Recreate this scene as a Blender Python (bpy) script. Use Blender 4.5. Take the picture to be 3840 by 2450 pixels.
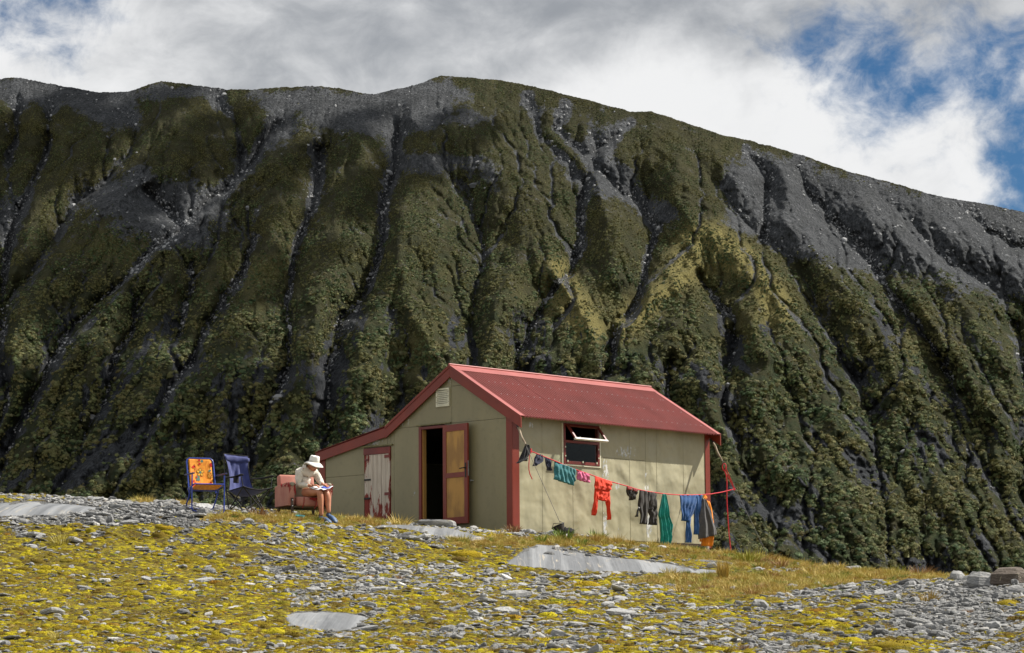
import bpy, math, random
import numpy as np
from mathutils import Matrix, Vector, Euler
random.seed(11)
SC = bpy.context.scene
for _o in list(bpy.data.objects): bpy.data.objects.remove(_o)
COL = SC.collection
R_ = math.radians
# ------------------------------------------------------------------ camera, sky, sun, exposure
FPX, PITCH, ROLL = 9864.3, .13, .008
cam_d = bpy.data.cameras.new('camera'); cam = bpy.data.objects.new('camera', cam_d); COL.objects.link(cam)
cam_d.sensor_width = 36; cam_d.lens = FPX*36/3840; cam_d.clip_start = .5; cam_d.clip_end = 20000
cam.matrix_world = Matrix.Rotation(math.pi/2+PITCH, 4, 'X') @ Matrix.Rotation(-ROLL, 4, 'Z')
SC.camera = cam
SC.render.engine = 'CYCLES'
SC.view_settings.view_transform = 'Standard'; SC.view_settings.look = 'None'
SC.view_settings.exposure = .74; SC.view_settings.gamma = 1; SC.view_settings.use_curve_mapping = False
SUN_AZ, SUN_EL = R_(18), R_(46.7)          # azimuth from +X towards +Y
SUN_DIR = Vector((math.cos(SUN_AZ)*math.cos(SUN_EL), math.sin(SUN_AZ)*math.cos(SUN_EL), math.sin(SUN_EL)))
sun_d = bpy.data.lights.new('sun', 'SUN'); sun_d.energy = 5.; sun_d.angle = R_(.53); sun_d.color = (1, .945, .86)
sun = bpy.data.objects.new('sun', sun_d); COL.objects.link(sun)
sun.rotation_euler = SUN_DIR.to_track_quat('Z', 'Y').to_euler(); sun.location = SUN_DIR*300

def px_ray(px, py):
    px = np.asarray(px, float); py = np.asarray(py, float)
    X0 = px-1920; Y0 = 1225-py
    cr, sr = math.cos(ROLL), math.sin(ROLL); c, s = math.cos(PITCH), math.sin(PITCH)
    X = (X0*cr+Y0*sr)/FPX; Z = (-X0*sr+Y0*cr)/FPX
    ry = c-Z*s; rz = s+Z*c
    return np.stack([X/ry, np.ones_like(ry), rz/ry], -1)       # scaled so that y = 1
def at(px, py, Y): return px_ray(px, py)*np.asarray(Y, float)[..., None]
def to_px(P):
    P = np.asarray(P, float); c, s = math.cos(PITCH), math.sin(PITCH)
    d = P[..., 1]*c+P[..., 2]*s; up = -P[..., 1]*s+P[..., 2]*c
    X = P[..., 0]/d*FPX; Z = up/d*FPX; cr, sr = math.cos(ROLL), math.sin(ROLL)
    return 1920+X*cr-Z*sr, 1225-(X*sr+Z*cr)

# ------------------------------------------------------------------ node helpers
class NT:
    def __init__(s, tree): s.t = tree; s.n = tree.nodes; s.l = tree.links
    def new(s, typ, **kw):
        nd = s.n.new(typ)
        for k, v in kw.items(): setattr(nd, k, v)
        return nd
    def set(s, sock, v):
        if hasattr(v, 'is_output') or isinstance(v, bpy.types.NodeSocket): s.l.new(v, sock)
        else:
            try: sock.default_value = v
            except Exception: sock.default_value = tuple(v)+(1,)
    def math(s, op, a, b=0, clamp=False):
        nd = s.new('ShaderNodeMath', operation=op, use_clamp=clamp); s.set(nd.inputs[0], a); s.set(nd.inputs[1], b); return nd.outputs[0]
    def mix(s, f, a, b, typ='MIX'):
        nd = s.new('ShaderNodeMix', data_type='RGBA', blend_type=typ)
        s.set(nd.inputs[0], f); s.set(nd.inputs[6], a); s.set(nd.inputs[7], b); return nd.outputs[2]
    def noise(s, vec, scale, detail=4, rough=.55, dist=0, out=0):
        nd = s.new('ShaderNodeTexNoise'); nd.inputs['Scale'].default_value = scale; nd.inputs['Detail'].default_value = detail
        nd.inputs['Roughness'].default_value = rough; nd.inputs['Distortion'].default_value = dist
        if vec is not None: s.l.new(vec, nd.inputs['Vector'])
        return nd.outputs[out]
    def ramp(s, f, lo, hi, a=0., b=1., smooth=True):
        nd = s.new('ShaderNodeMapRange'); nd.interpolation_type = 'SMOOTHSTEP' if smooth else 'LINEAR'
        s.set(nd.inputs[0], f); s.set(nd.inputs[1], lo); s.set(nd.inputs[2], hi); s.set(nd.inputs[3], a); s.set(nd.inputs[4], b); return nd.outputs[0]
    def scale(s, vec, sc):
        nd = s.new('ShaderNodeVectorMath', operation='MULTIPLY'); s.l.new(vec, nd.inputs[0]); nd.inputs[1].default_value = sc; return nd.outputs[0]
def new_mat(name):
    m = bpy.data.materials.new(name); m.use_nodes = True
    t = NT(m.node_tree); b = t.n['Principled BSDF']; b.inputs['Roughness'].default_value = .8
    b.inputs['Specular IOR Level'].default_value = .3
    return m, t, b
def bump(t, b, h, strength, dist):
    nd = t.new('ShaderNodeBump'); nd.inputs['Strength'].default_value = strength; nd.inputs['Distance'].default_value = dist
    t.l.new(h, nd.inputs['Height']); t.l.new(nd.outputs[0], b.inputs['Normal'])
def mat(name, c1, c2=None, scale=8, rough=.8, spec=.3, bmp=0, bscale=None, stretch=(1,1,1), metal=0, lo=.35, hi=.65, trans=0):
    m, t, b = new_mat(name); b.inputs['Roughness'].default_value = rough; b.inputs['Specular IOR Level'].default_value = spec; b.inputs['Metallic'].default_value = metal
    tc = t.scale(t.new('ShaderNodeTexCoord').outputs['Object'], stretch)
    c2 = c2 or tuple(x*.75 for x in c1)
    t.set(b.inputs['Base Color'], t.mix(t.ramp(t.noise(tc, scale, 5), lo, hi), c1+(1,), c2+(1,)))
    if bmp: bump(t, b, t.noise(tc, bscale or scale*4, 4), .7, bmp)
    return m

# ------------------------------------------------------------------ world: Nishita sky with broken cloud
W = bpy.data.worlds.new('World'); SC.world = W; W.use_nodes = True
t = NT(W.node_tree); bg = t.n['Background']; bg.inputs['Strength'].default_value = .064
sky = t.new('ShaderNodeTexSky', sky_type='NISHITA'); sky.sun_disc = False; sky.sun_elevation = SUN_EL; sky.sun_rotation = math.pi/2-SUN_AZ
sky.altitude = 900; sky.air_density = 1.; sky.dust_density = .6
d0 = t.new('ShaderNodeTexCoord').outputs['Generated']
def near_dir(px, py, r0, r1, stretch=1.6):
    # 1 inside, 0 outside an oval patch of sky round the direction of a point of the photograph (r in radians)
    v = px_ray(px, py); v = v/np.linalg.norm(v)
    sub = t.new('ShaderNodeVectorMath', operation='SUBTRACT'); t.l.new(dw, sub.inputs[0]); sub.inputs[1].default_value = tuple(v)
    sc = t.scale(sub.outputs[0], (1/stretch, 1, 1)); ln = t.new('ShaderNodeVectorMath', operation='LENGTH'); t.l.new(sc, ln.inputs[0])
    return t.ramp(ln.outputs['Value'], r0, r1, 1., 0.)
nz = t.new('ShaderNodeTexNoise'); nz.inputs['Scale'].default_value = 26; nz.inputs['Detail'].default_value = 5; t.l.new(d0, nz.inputs['Vector'])
sub = t.new('ShaderNodeVectorMath', operation='SUBTRACT'); t.l.new(nz.outputs['Color'], sub.inputs[0]); sub.inputs[1].default_value = (.5,.5,.5)
dws = t.scale(sub.outputs[0], (.05,.05,.05)); add = t.new('ShaderNodeVectorMath', operation='ADD'); t.l.new(d0, add.inputs[0]); t.l.new(dws, add.inputs[1]); dw = add.outputs[0]
n1 = t.noise(t.scale(d0, (1,1,1.5)), 7, 9, .58, .3); n2 = t.noise(t.scale(d0, (1,1,1.3)), 34, 8, .6, .5)
dens = t.math('ADD', t.math('MULTIPLY', n1, .75), t.math('MULTIPLY', n2, .95))           # about 0.62 on average
dens = t.math('ADD', dens, .12)
n3 = t.noise(t.scale(d0, (1,1,1.2)), 95, 6, .65, .4)
dens = t.math('ADD', dens, t.math('MULTIPLY', t.math('SUBTRACT', n3, .5), .55))
for px, py, a, b_, w, st in ((3330,250,.0,.055,.46,2.1),(3600,300,.0,.030,.18,1.3),(3860,720,.0,.050,.74,.9),(3800,420,.0,.03,.16,1),(190,30,.0,.045,.62,1.8)):
    dens = t.math('SUBTRACT', dens, t.math('MULTIPLY', near_dir(px, py, a, b_, st), w))
for px, py, a, b_, w, st in ((3050,460,.004,.034,.22,1.9),(2400,260,.01,.05,.25,2),(3700,520,.0,.030,.26,1.4),(3500,0,.0,.022,.22,3.2),(700,300,.02,.07,.3,2),(1500,100,.02,.07,.2,2.4)):
    dens = t.math('ADD', dens, t.math('MULTIPLY', near_dir(px, py, a, b_, st), w))
cover = t.ramp(dens, .33, .93)
shade = t.noise(t.scale(d0, (1,1,2.)), 9, 7, .55, .2)
sh = t.math('ADD', shade, .07)
for px, py, a, b_, w, st in ((2400,60,.0,.055,-.30,2.6),(1400,120,.0,.06,-.10,2.2),(3400,20,.0,.03,-.1,3),(2100,430,.0,.05,.15,2),(2700,480,.0,.055,.14,2),(3400,560,.0,.05,.12,1.6),(1600,60,.0,.025,.14,2),(900,250,.0,.05,-.05,2),(500,180,.0,.03,.06,1)):
    sh = t.math('ADD', sh, t.math('MULTIPLY', near_dir(px, py, a, b_, st), w))
sh = t.math('ADD', sh, t.math('MULTIPLY', t.math('SUBTRACT', n2, .5), .45))
cc = t.mix(t.ramp(sh, .25, .78), (3.0,3.2,3.5,1), (8.2,8.25,8.3,1))
skyc = t.mix(1., sky.outputs[0], (.24,.42,.58,1), 'MULTIPLY')
t.l.new(t.mix(cover, skyc, cc), bg.inputs['Color'])

# ------------------------------------------------------------------ numpy noise
_rng = np.random.RandomState(5)
_perm = np.tile(_rng.permutation(256), 3)
_ga = _rng.rand(256)*2*np.pi; _gx, _gy = np.cos(_ga), np.sin(_ga)
def perlin(x, y, seed=0):
    x = np.asarray(x, float)+seed*17.31; y = np.asarray(y, float)+seed*9.77
    xi = np.floor(x).astype(int); yi = np.floor(y).astype(int); xf = x-xi; yf = y-yi
    u = xf*xf*xf*(xf*(xf*6-15)+10); v = yf*yf*yf*(yf*(yf*6-15)+10)
    def g(ix, iy, fx, fy):
        h = _perm[_perm[ix & 255]+(iy & 255)]; return _gx[h]*fx+_gy[h]*fy
    a = g(xi, yi, xf, yf); b = g(xi+1, yi, xf-1, yf); c = g(xi, yi+1, xf, yf-1); d = g(xi+1, yi+1, xf-1, yf-1)
    return 1.5*((a+(b-a)*u)*(1-v)+(c+(d-c)*u)*v)
def fbm(x, y, o=4, gain=.5, seed=0, ridged=False):
    s = 0; a = 1; tot = 0
    for k in range(o):
        n = perlin(x*2**k, y*2**k, seed+k*3)
        if ridged: n = 1-2*np.abs(n)
        s = s+a*n; tot += a; a *= gain
    return s/tot
def sstep(x, a, b):
    q = np.clip((x-a)/(b-a), 0, 1); return q*q*(3-2*q)

# ------------------------------------------------------------------ mesh helpers
def tag(o, label=None, cat=None, group=None, kind=None):
    if label: o['label'] = label
    if cat: o['category'] = cat
    if group: o['group'] = group
    if kind: o['kind'] = kind
    return o
def empty(name, loc=(0,0,0), rz=0, **k):
    o = bpy.data.objects.new(name, None); COL.objects.link(o); o.location = loc; o.rotation_euler = (0,0,rz); o.empty_display_size = .1
    return tag(o, **k)
def mesh_np(name, V, F, mats=(), smooth=True, parent=None, attrs=None):
    me = bpy.data.meshes.new(name); V = np.asarray(V, np.float32); F = np.asarray(F, np.int32); n = F.shape[1]
    me.vertices.add(len(V)); me.vertices.foreach_set('co', V.ravel())
    me.loops.add(F.size); me.loops.foreach_set('vertex_index', F.ravel())
    me.polygons.add(len(F)); me.polygons.foreach_set('loop_start', np.arange(0, F.size, n, dtype=np.int32))
    me.update(calc_edges=True)
    if smooth: me.polygons.foreach_set('use_smooth', np.ones(len(F), bool))
    for k, a in (attrs or {}).items():
        at_ = me.attributes.new(k, 'FLOAT_COLOR', 'POINT'); c = np.ones((len(V), 4), np.float32); c[:, :a.shape[1]] = a; at_.data.foreach_set('color', c.ravel())
    for m in (mats if isinstance(mats, (list, tuple)) else [mats]): me.materials.append(m)
    o = bpy.data.objects.new(name, me); COL.objects.link(o); o.parent = parent
    return o
class MB:
    def __init__(s): s.v = []; s.f = []; s.mi = []; s.cur = 0
    def add(s, vs, fs):
        k = len(s.v); s.v += [tuple(float(c) for c in p) for p in vs]; s.f += [tuple(k+i for i in f) for f in fs]; s.mi += [s.cur]*len(fs); return s
    def box(s, c, d, M=None, taper=1):
        x, y, z = d[0]/2, d[1]/2, d[2]/2; q = taper
        vs = [Vector(p) for p in ((-x*q,-y*q,-z),(x*q,-y*q,-z),(x*q,y*q,-z),(-x*q,y*q,-z),(-x,-y,z),(x,-y,z),(x,y,z),(-x,y,z))]
        vs = [(M @ p if M else p)+Vector(c) for p in vs]
        return s.add(vs, [(0,3,2,1),(4,5,6,7),(0,1,5,4),(1,2,6,5),(2,3,7,6),(3,0,4,7)])
    def span(s, a, b): return s.box([(p+q)/2 for p, q in zip(a, b)], [abs(q-p) for p, q in zip(a, b)])
    def prism(s, poly, d):            # poly: list of 3-D points (planar), d: extrusion vector
        n = len(poly); vs = [Vector(p) for p in poly]; vs += [p+Vector(d) for p in vs]
        return s.add(vs, [tuple(range(n))[::-1], tuple(range(n, 2*n))]+[(i, (i+1) % n, n+(i+1) % n, n+i) for i in range(n)])
    def tube(s, pts, r, k=8, cap=True, flat=1):
        pts = [Vector(p) for p in pts]; n = len(pts); rs = r if isinstance(r, (list, tuple)) else [r]*n
        prev = None; vs = []
        for i, p in enumerate(pts):
            d = (pts[min(i+1, n-1)]-pts[max(i-1, 0)]).normalized()
            if prev is None:
                a = d.orthogonal().normalized()
            else:
                a = (prev-d*prev.dot(d)); a = a.normalized() if a.length > 1e-6 else d.orthogonal().normalized()
            prev = a; b = d.cross(a)
            vs += [p+(a*math.cos(2*math.pi*j/k)+b*math.sin(2*math.pi*j/k)*flat)*rs[i] for j in range(k)]
        fs = [(i*k+j, i*k+(j+1) % k, (i+1)*k+(j+1) % k, (i+1)*k+j) for i in range(n-1) for j in range(k)]
        if cap: fs += [tuple(range(k))[::-1], tuple((n-1)*k+j for j in range(k))]
        return s.add(vs, fs)
    def rings(s, rings, close=True, cap=True):
        k = len(rings[0]); vs = [p for r in rings for p in r]; n = len(rings)
        fs = [(i*k+j, i*k+(j+1) % k, (i+1)*k+(j+1) % k, (i+1)*k+j) for i in range(n-1) for j in range(k if close else k-1)]
        if cap: fs += [tuple(range(k))[::-1], tuple((n-1)*k+j for j in range(k))]
        return s.add(vs, fs)
    def lathe(s, prof, k=24, c=(0,0,0), M=None):
        rs = [[Vector((r*math.cos(2*math.pi*j/k), r*math.sin(2*math.pi*j/k), z)) for j in range(k)] for r, z in prof]
        rs = [[(M @ p if M else p)+Vector(c) for p in r] for r in rs]
        return s.rings(rs)
    def mesh(s, name, mats, smooth=None):
        me = bpy.data.meshes.new(name); me.from_pydata(s.v, [], s.f)
        for m in (mats if isinstance(mats, (list, tuple)) else [mats]): me.materials.append(m)
        me.polygons.foreach_set('material_index', s.mi)
        if smooth is not None:
            me.polygons.foreach_set('use_smooth', [True]*len(s.f)); 
            if smooth < 180: me.set_sharp_from_angle(angle=R_(smooth))
        me.update(); return me
    def build(s, name, mats, parent=None, smooth=None, bevel=0, **k):
        o = bpy.data.objects.new(name, s.mesh(name, mats, smooth)); COL.objects.link(o); o.parent = parent
        if bevel:
            b = o.modifiers.new('bevel', 'BEVEL'); b.width = bevel; b.segments = 2; b.limit_method = 'ANGLE'
        return tag(o, **k)
def link_copy(src, name, parent=None, loc=None, rot=None, scl=None):
    c = src.copy(); c.name = name; COL.objects.link(c); c.parent = parent
    if loc is not None: c.location = loc
    if rot is not None: c.rotation_euler = rot
    if scl is not None: c.scale = scl if hasattr(scl, '__len__') else (scl,)*3
    return c
def scatter(name, P, rot, scl, idx, protos, **k):
    me = bpy.data.meshes.new(name); me.vertices.add(len(P)); me.vertices.foreach_set('co', np.asarray(P, np.float32).ravel())
    a = me.attributes.new('rot', 'FLOAT_VECTOR', 'POINT'); a.data.foreach_set('vector', np.asarray(rot, np.float32).ravel())
    a = me.attributes.new('scl', 'FLOAT_VECTOR', 'POINT'); a.data.foreach_set('vector', np.asarray(scl, np.float32).ravel())
    a = me.attributes.new('idx', 'INT', 'POINT'); a.data.foreach_set('value', np.asarray(idx, np.int32))
    o = bpy.data.objects.new(name, me); COL.objects.link(o); tag(o, kind='stuff', **k)
    g = bpy.data.node_groups.new(name, 'GeometryNodeTree')
    g.interface.new_socket('Geometry', in_out='INPUT', socket_type='NodeSocketGeometry'); g.interface.new_socket('Geometry', in_out='OUTPUT', socket_type='NodeSocketGeometry')
    n = g.nodes; l = g.links; gi = n.new('NodeGroupInput'); go = n.new('NodeGroupOutput'); jn = n.new('GeometryNodeJoinGeometry')
    def named(nm, typ):
        q = n.new('GeometryNodeInputNamedAttribute'); q.data_type = typ; q.inputs[0].default_value = nm
        return [s_ for s_ in q.outputs if s_.enabled][0]
    ra, sa, ia = named('rot', 'FLOAT_VECTOR'), named('scl', 'FLOAT_VECTOR'), named('idx', 'INT')
    e2r = n.new('FunctionNodeEulerToRotation'); l.new(ra, e2r.inputs[0])
    for k_, p in enumerate(protos):
        cmp_ = n.new('FunctionNodeCompare'); cmp_.data_type = 'INT'; cmp_.operation = 'EQUAL'
        ins = [s_ for s_ in cmp_.inputs if s_.enabled]; l.new(ia, ins[0]); ins[1].default_value = k_
        oi = n.new('GeometryNodeObjectInfo'); oi.inputs['Object'].default_value = p; oi.transform_space = 'ORIGINAL'
        io = n.new('GeometryNodeInstanceOnPoints'); l.new(gi.outputs[0], io.inputs['Points']); l.new(cmp_.outputs[0], io.inputs['Selection'])
        l.new(oi.outputs['Geometry'], io.inputs['Instance']); l.new(e2r.outputs[0], io.inputs['Rotation']); l.new(sa, io.inputs['Scale'])
        l.new(io.outputs[0], jn.inputs[0])
    l.new(jn.outputs[0], go.inputs[0])
    md = o.modifiers.new('scatter', 'NODES'); md.node_group = g
    return o
# ------------------------------------------------------------------ mountain (heights follow ridge and gully lines surveyed from the photograph)
OV = 1.5953
SKYL = [(-500,215),(-300,190),(-120,205),(0,187),(30,182),(60,186),(95,193),(170,207),(230,217),(300,216),(340,203),(380,190),(430,197),(530,210),(600,211),(660,205),(750,203),(800,208),(855,220),(880,222),(930,210),(980,200),(1010,187),(1035,179),(1090,181),(1180,190),(1240,200),(1330,222),(1400,240),(1480,262),(1510,263),(1530,262),(1600,285),(1700,318),(1760,330),(1850,355),(1900,370),(2000,405),(2100,430),(2200,460),(2300,477),(2407,498),(2600,545),(2950,640)]
GUL = [[(115,250),(120,330),(90,400),(60,470),(20,560),(5,700),(-10,820)],
 [(40,230),(45,300),(15,390)],
 [(275,240),(320,300),(300,360),(250,420),(190,470),(120,560),(70,640),(0,720)],
 [(640,300),(600,360),(560,420),(470,480),(430,540),(370,580),(310,640),(225,715),(150,800),(110,870),(70,950),(30,1040),(0,1100),(-40,1180)],
 [(330,430),(400,500),(430,540)],[(500,220),(560,300),(560,420)],[(690,215),(650,270),(640,300)],
 [(745,355),(747,430),(715,520),(690,600),(676,700),(682,790),(672,870),(640,960),(600,1050),(560,1120)],
 [(600,560),(560,650),(500,740),(440,850),(380,940),(330,1030),(250,1120)],
 [(930,300),(930,380),(905,470),(900,560),(880,640),(830,720),(790,790),(762,860),(765,960),(770,1060),(760,1130)],
 [(1060,400),(1110,480),(1130,560),(1140,620),(1122,700),(1110,790),(1118,880)],
 [(1240,220),(1270,320),(1330,380),(1372,430),(1365,520),(1362,600),(1330,650),(1290,700),(1240,760),(1210,850)],
 [(1330,250),(1300,300),(1380,370),(1440,430),(1500,480),(1545,540),(1520,620),(1500,690),(1450,770),(1428,830),(1420,900),(1410,960)],
 [(1480,290),(1410,340),(1380,370)],
 [(1600,310),(1640,390),(1700,450),(1750,510),(1790,560),(1850,600),(1890,660),(1925,720),(1960,790),(2000,860),(2035,930),(2055,1040),(2070,1140),(2085,1260)],
 [(1760,350),(1800,420),(1800,500),(1790,560)],
 [(1640,640),(1690,710),(1735,760),(1712,840),(1698,920),(1712,990),(1750,1080),(1810,1180)],
 [(1880,380),(1900,450),(1960,520),(2040,610),(2100,700),(2150,760),(2205,840),(2240,890),(2290,980),(2340,1080)],
 [(2050,430),(2130,520),(2210,590),(2300,660),(2420,740),(2560,800)],
 [(2250,480),(2330,550),(2440,600)],[(2380,760),(2400,860),(2440,960)],
 [(1560,860),(1590,950),(1640,1040),(1660,1120)],[(950,740),(960,840),(930,930),(900,1010)],
 [(320,700),(300,800),(250,900),(200,1000),(160,1100)],[(450,620),(440,700),(420,780)],
 [(-150,250),(-120,400),(-160,600),(-200,900)],[(2600,600),(2700,800),(2750,1000)]]
RDG = [[(30,190),(80,270),(150,330),(160,400),(90,480),(60,560),(30,640)],
 [(380,195),(420,270),(440,340),(400,400),(310,440),(230,500),(150,590),(90,690),(30,790)],
 [(600,215),(600,290),(530,340),(480,400)],[(200,260),(210,330),(190,400)],
 [(735,325),(650,370),(580,415),(500,480),(430,545),(370,600),(290,665),(240,740),(190,790),(150,870),(110,960),(80,1060),(60,1150)],
 [(650,470),(640,560),(590,640),(560,720),(520,810),(470,910),(420,1010),(380,1110)],
 [(860,300),(850,370),(830,440),(800,480),(790,560),(770,650),(745,720),(720,800),(715,900),(700,1000),(680,1100)],
 [(970,250),(990,330),(975,400),(950,480),(950,570),(930,640),(960,720),(1000,790),(1040,860)],
 [(930,640),(890,720),(850,800),(840,900),(830,1000)],
 [(1040,182),(1090,260),(1130,340),(1180,420),(1210,500),(1240,570),(1290,620),(1312,650),(1360,720),(1395,790),(1405,860)],
 [(1240,570),(1200,640),(1170,720),(1160,800)],
 [(1500,264),(1440,330),(1400,420),(1410,480),(1450,540),(1460,600),(1450,650)],
 [(1530,264),(1600,330),(1580,420),(1600,480),(1640,550),(1640,620),(1570,675),(1520,720),(1470,770),(1450,830)],
 [(1640,550),(1690,570),(1740,610),(1790,660),(1840,730),(1880,800),(1900,880),(1940,960),(1970,1060),(2000,1160)],
 [(1640,640),(1620,720),(1580,790),(1540,850),(1500,920)],[(1790,660),(1780,760),(1790,850),(1820,940),(1850,1040),(1870,1140)],
 [(1830,358),(1720,360),(1740,410)],[(1840,380),(1860,450),(1840,510),(1900,580),(1960,640),(2020,700),(2070,770),(2105,850),(2130,930),(2160,1020),(2190,1120)],
 [(1990,410),(2060,520),(2150,590),(2240,680),(2300,760),(2340,840),(2400,920),(2460,1000)],
 [(2150,700),(2200,770),(2260,850),(2310,930)],[(2200,465),(2270,540),(2400,640),(2500,700)],
 [(1660,880),(1670,960),(1690,1040),(1720,1140)],[(1060,820),(1080,920)],[(500,700),(480,800),(440,900)],
 [(230,830),(200,900),(140,1000),(100,1100)],[(-60,200),(-60,400),(-90,650),(-120,900)],[(2700,560),(2600,760),(2600,950)]]
for _L in (GUL, RDG):
    for _l in _L:
        if _l[-1][1] > 780 and _l[-1][0] > -30:
            (x0_, y0_), (x1_, y1_) = _l[-2:]; k_ = min(1.2, max(-1.2, (x1_-x0_)/(y1_-y0_)))*.6
            ph_ = x0_*.37; stop_ = 1480 if math.sin(x0_*1.7) > -.35 else 1150
            while _l[-1][1] < stop_: _l.append((_l[-1][0]+k_*70+48*math.sin(_l[-1][1]*.016+ph_), _l[-1][1]+70))
def seg_dist(X, Y, lines, soft=0):
    best = np.full(X.shape, 1e9)
    if soft:      # minor lines, and the lower ends of all lines, are less incised
        best = seg_dist(X, Y, [l for k, l in enumerate(lines) if k % soft != 2])
        best = np.minimum(best, 14+seg_dist(X, Y, [l for k, l in enumerate(lines) if k % soft == 2]))
        return best+.05*np.maximum(Y-850, 0)
    for ln in lines:
        for (x0, y0), (x1, y1) in zip(ln[:-1], ln[1:]):
            dx, dy = x1-x0, y1-y0; q = np.clip(((X-x0)*dx+(Y-y0)*dy)/(dx*dx+dy*dy), 0, 1)
            best = np.minimum(best, (X-x0-q*dx)**2+(Y-y0-q*dy)**2)
    return np.sqrt(best)
def blobs(X, Y, L):
    s = 0
    for x, y, rx, ry, w in L: s = s+w*np.exp(-((X-x)/rx)**2-((Y-y)/ry)**2)
    return s
NCX, NRY = 1180, 600
rg0 = np.random.RandomState(3)
mx = np.linspace(-440, 2840, NCX); tt = np.linspace(0, 1, NRY)
top = np.interp(mx, [p[0] for p in SKYL], [p[1] for p in SKYL])+2.2*fbm(mx/26, mx*0, 3, seed=3)+1.3*perlin(mx/5, mx*0, 9)+.8*perlin(mx/2.3, mx*0, 19)-1.6*np.maximum(fbm(mx/7, mx*0+3, 2, seed=29), 0)*(.4+.6*(np.abs(mx-690) < 190))
YB = 1490.
MX = np.broadcast_to(mx, (NRY, NCX)); TT = np.broadcast_to(tt[:, None], (NRY, NCX))
MY = YB+(top[None]-YB)*TT
slant = np.interp(mx, [0, 900, 1300, 2100], [-.55, -.12, .08, .55])[None]; MXS = MX-slant*(MY-500)
# distances on a coarse grid with warped coordinates, then upsampled
cxs = np.linspace(-460, 2860, 830); cys = np.linspace(100, 1520, 356); CX_, CY_ = np.meshgrid(cxs, cys)
_lw = sstep(CY_, 500, 1000)
wx = CX_+(15+20*_lw)*fbm(CX_/70, CY_/90, 3, seed=21)+4*perlin(CX_/16, CY_/20, 23); wy = CY_+13*fbm(CX_/80, CY_/80, 3, seed=31)
dgc = seg_dist(wx, wy, GUL, 4); drc = seg_dist(wx, wy, RDG, 3)
def up(Cg):
    fx = (MX-cxs[0])/(cxs[1]-cxs[0]); fy = (MY-cys[0])/(cys[1]-cys[0]); ix = np.clip(fx.astype(int), 0, len(cxs)-2); iy = np.clip(fy.astype(int), 0, len(cys)-2)
    fx = fx-ix; fy = fy-iy
    return (Cg[iy, ix]*(1-fx)+Cg[iy, ix+1]*fx)*(1-fy)+(Cg[iy+1, ix]*(1-fx)+Cg[iy+1, ix+1]*fx)*fy
dg, dr = up(dgc), up(drc)
RR = (dg+1)/(dg+dr+2)
low = sstep(MY, 330, 800)
rise = sstep(1-TT, 0, .10)
amp = (22+9*low-16*sstep(MY, 800, 1150))*(.2+.8*rise)
broad = fbm(MXS/210, MY/260, 3, .5, seed=161)
# spurs: ribs that run down the fall line, warped
wxx = MXS+22*fbm(MX/120, MY/160, 3, seed=41)
rib = fbm(wxx/62+.25*MY/100, MY/330, 3, .5, seed=51, ridged=True)
rib2 = fbm(wxx/21-.2*MY/60, MY/120, 3, .55, seed=61, ridged=True)
lump = fbm(MX/30, MY/34, 4, .55, seed=71); fine = fbm(MX/9, MY/9, 3, .6, seed=81)
crag = fbm(wxx/9, MY/30, 3, .6, seed=91, ridged=True)
rough_n = fbm(MX/46, MY/60, 4, .55, seed=101)
chev = fbm((MY+1.7*dg+9*lump)/58, dr/120, 3, .55, seed=141, ridged=True); chev2 = fbm((MY+1.3*dg+5*lump)/23, dr/50, 2, .55, seed=151, ridged=True)
flank = np.clip(4.4*RR*(1-RR), 0, 1)
# what grows where: 1 = bare scree or rock
scree = .34*np.exp(-(dg/(9+9*(1-low)))**2)*1.9 + blobs(MX, MY, [(80,215,160,32,.9),(250,265,90,45,.8),(330,470,140,70,.75),(430,520,90,60,.8),(420,215,140,18,.5),(640,240,130,30,.3),(760,255,110,50,.45),(900,270,120,45,1),(1000,215,80,25,1),(1050,280,120,38,.5),(1010,380,80,25,.9),(1130,400,60,50,.4),(650,300,40,50,.6),(1300,262,130,36,.25),(1420,340,50,60,.7),(1450,430,60,40,.8),(1730,420,60,70,.7),(1780,500,70,60,.9),(1850,420,60,60,.6),(1960,480,120,70,.85),(2100,540,140,80,1),(2250,560,160,90,1),(2380,640,120,90,.9),(2560,700,160,120,.8),(2000,590,90,50,.6),(1860,560,50,60,.7),(10,520,50,90,.6),(1560,500,50,40,.7),(2190,700,110,40,.5),(1700,720,40,30,.5),(1945,740,26,60,.6),(2030,950,18,90,.5),
   (90,300,120,36,-.8),(430,320,80,60,-.8),(570,290,50,45,-.7),(1620,335,160,50,-.7),(1650,450,80,60,-.6),(1250,330,120,80,-.4),(1050,330,60,40,-.5),(60,420,90,50,-.5),(1640,600,110,50,-.7)])
scree = scree-.62*sstep(MY, 520, 780)+.42*rough_n+.25*fine+.30*np.exp(-(dg/8)**2)
SCR = sstep(scree, .02, .66)
cliff = sstep(fbm(wxx/52, MY/150, 4, .6, seed=111)+.22*crag+.35*(.5-RR), .16, .40)*sstep(MY, 600, 860)
lush = np.clip(sstep(MY, 470, 900)+.5*rough_n+.25*blobs(MX, MY, [(1000,600,200,200,1),(1600,900,300,200,.6)]), 0, 1)
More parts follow.
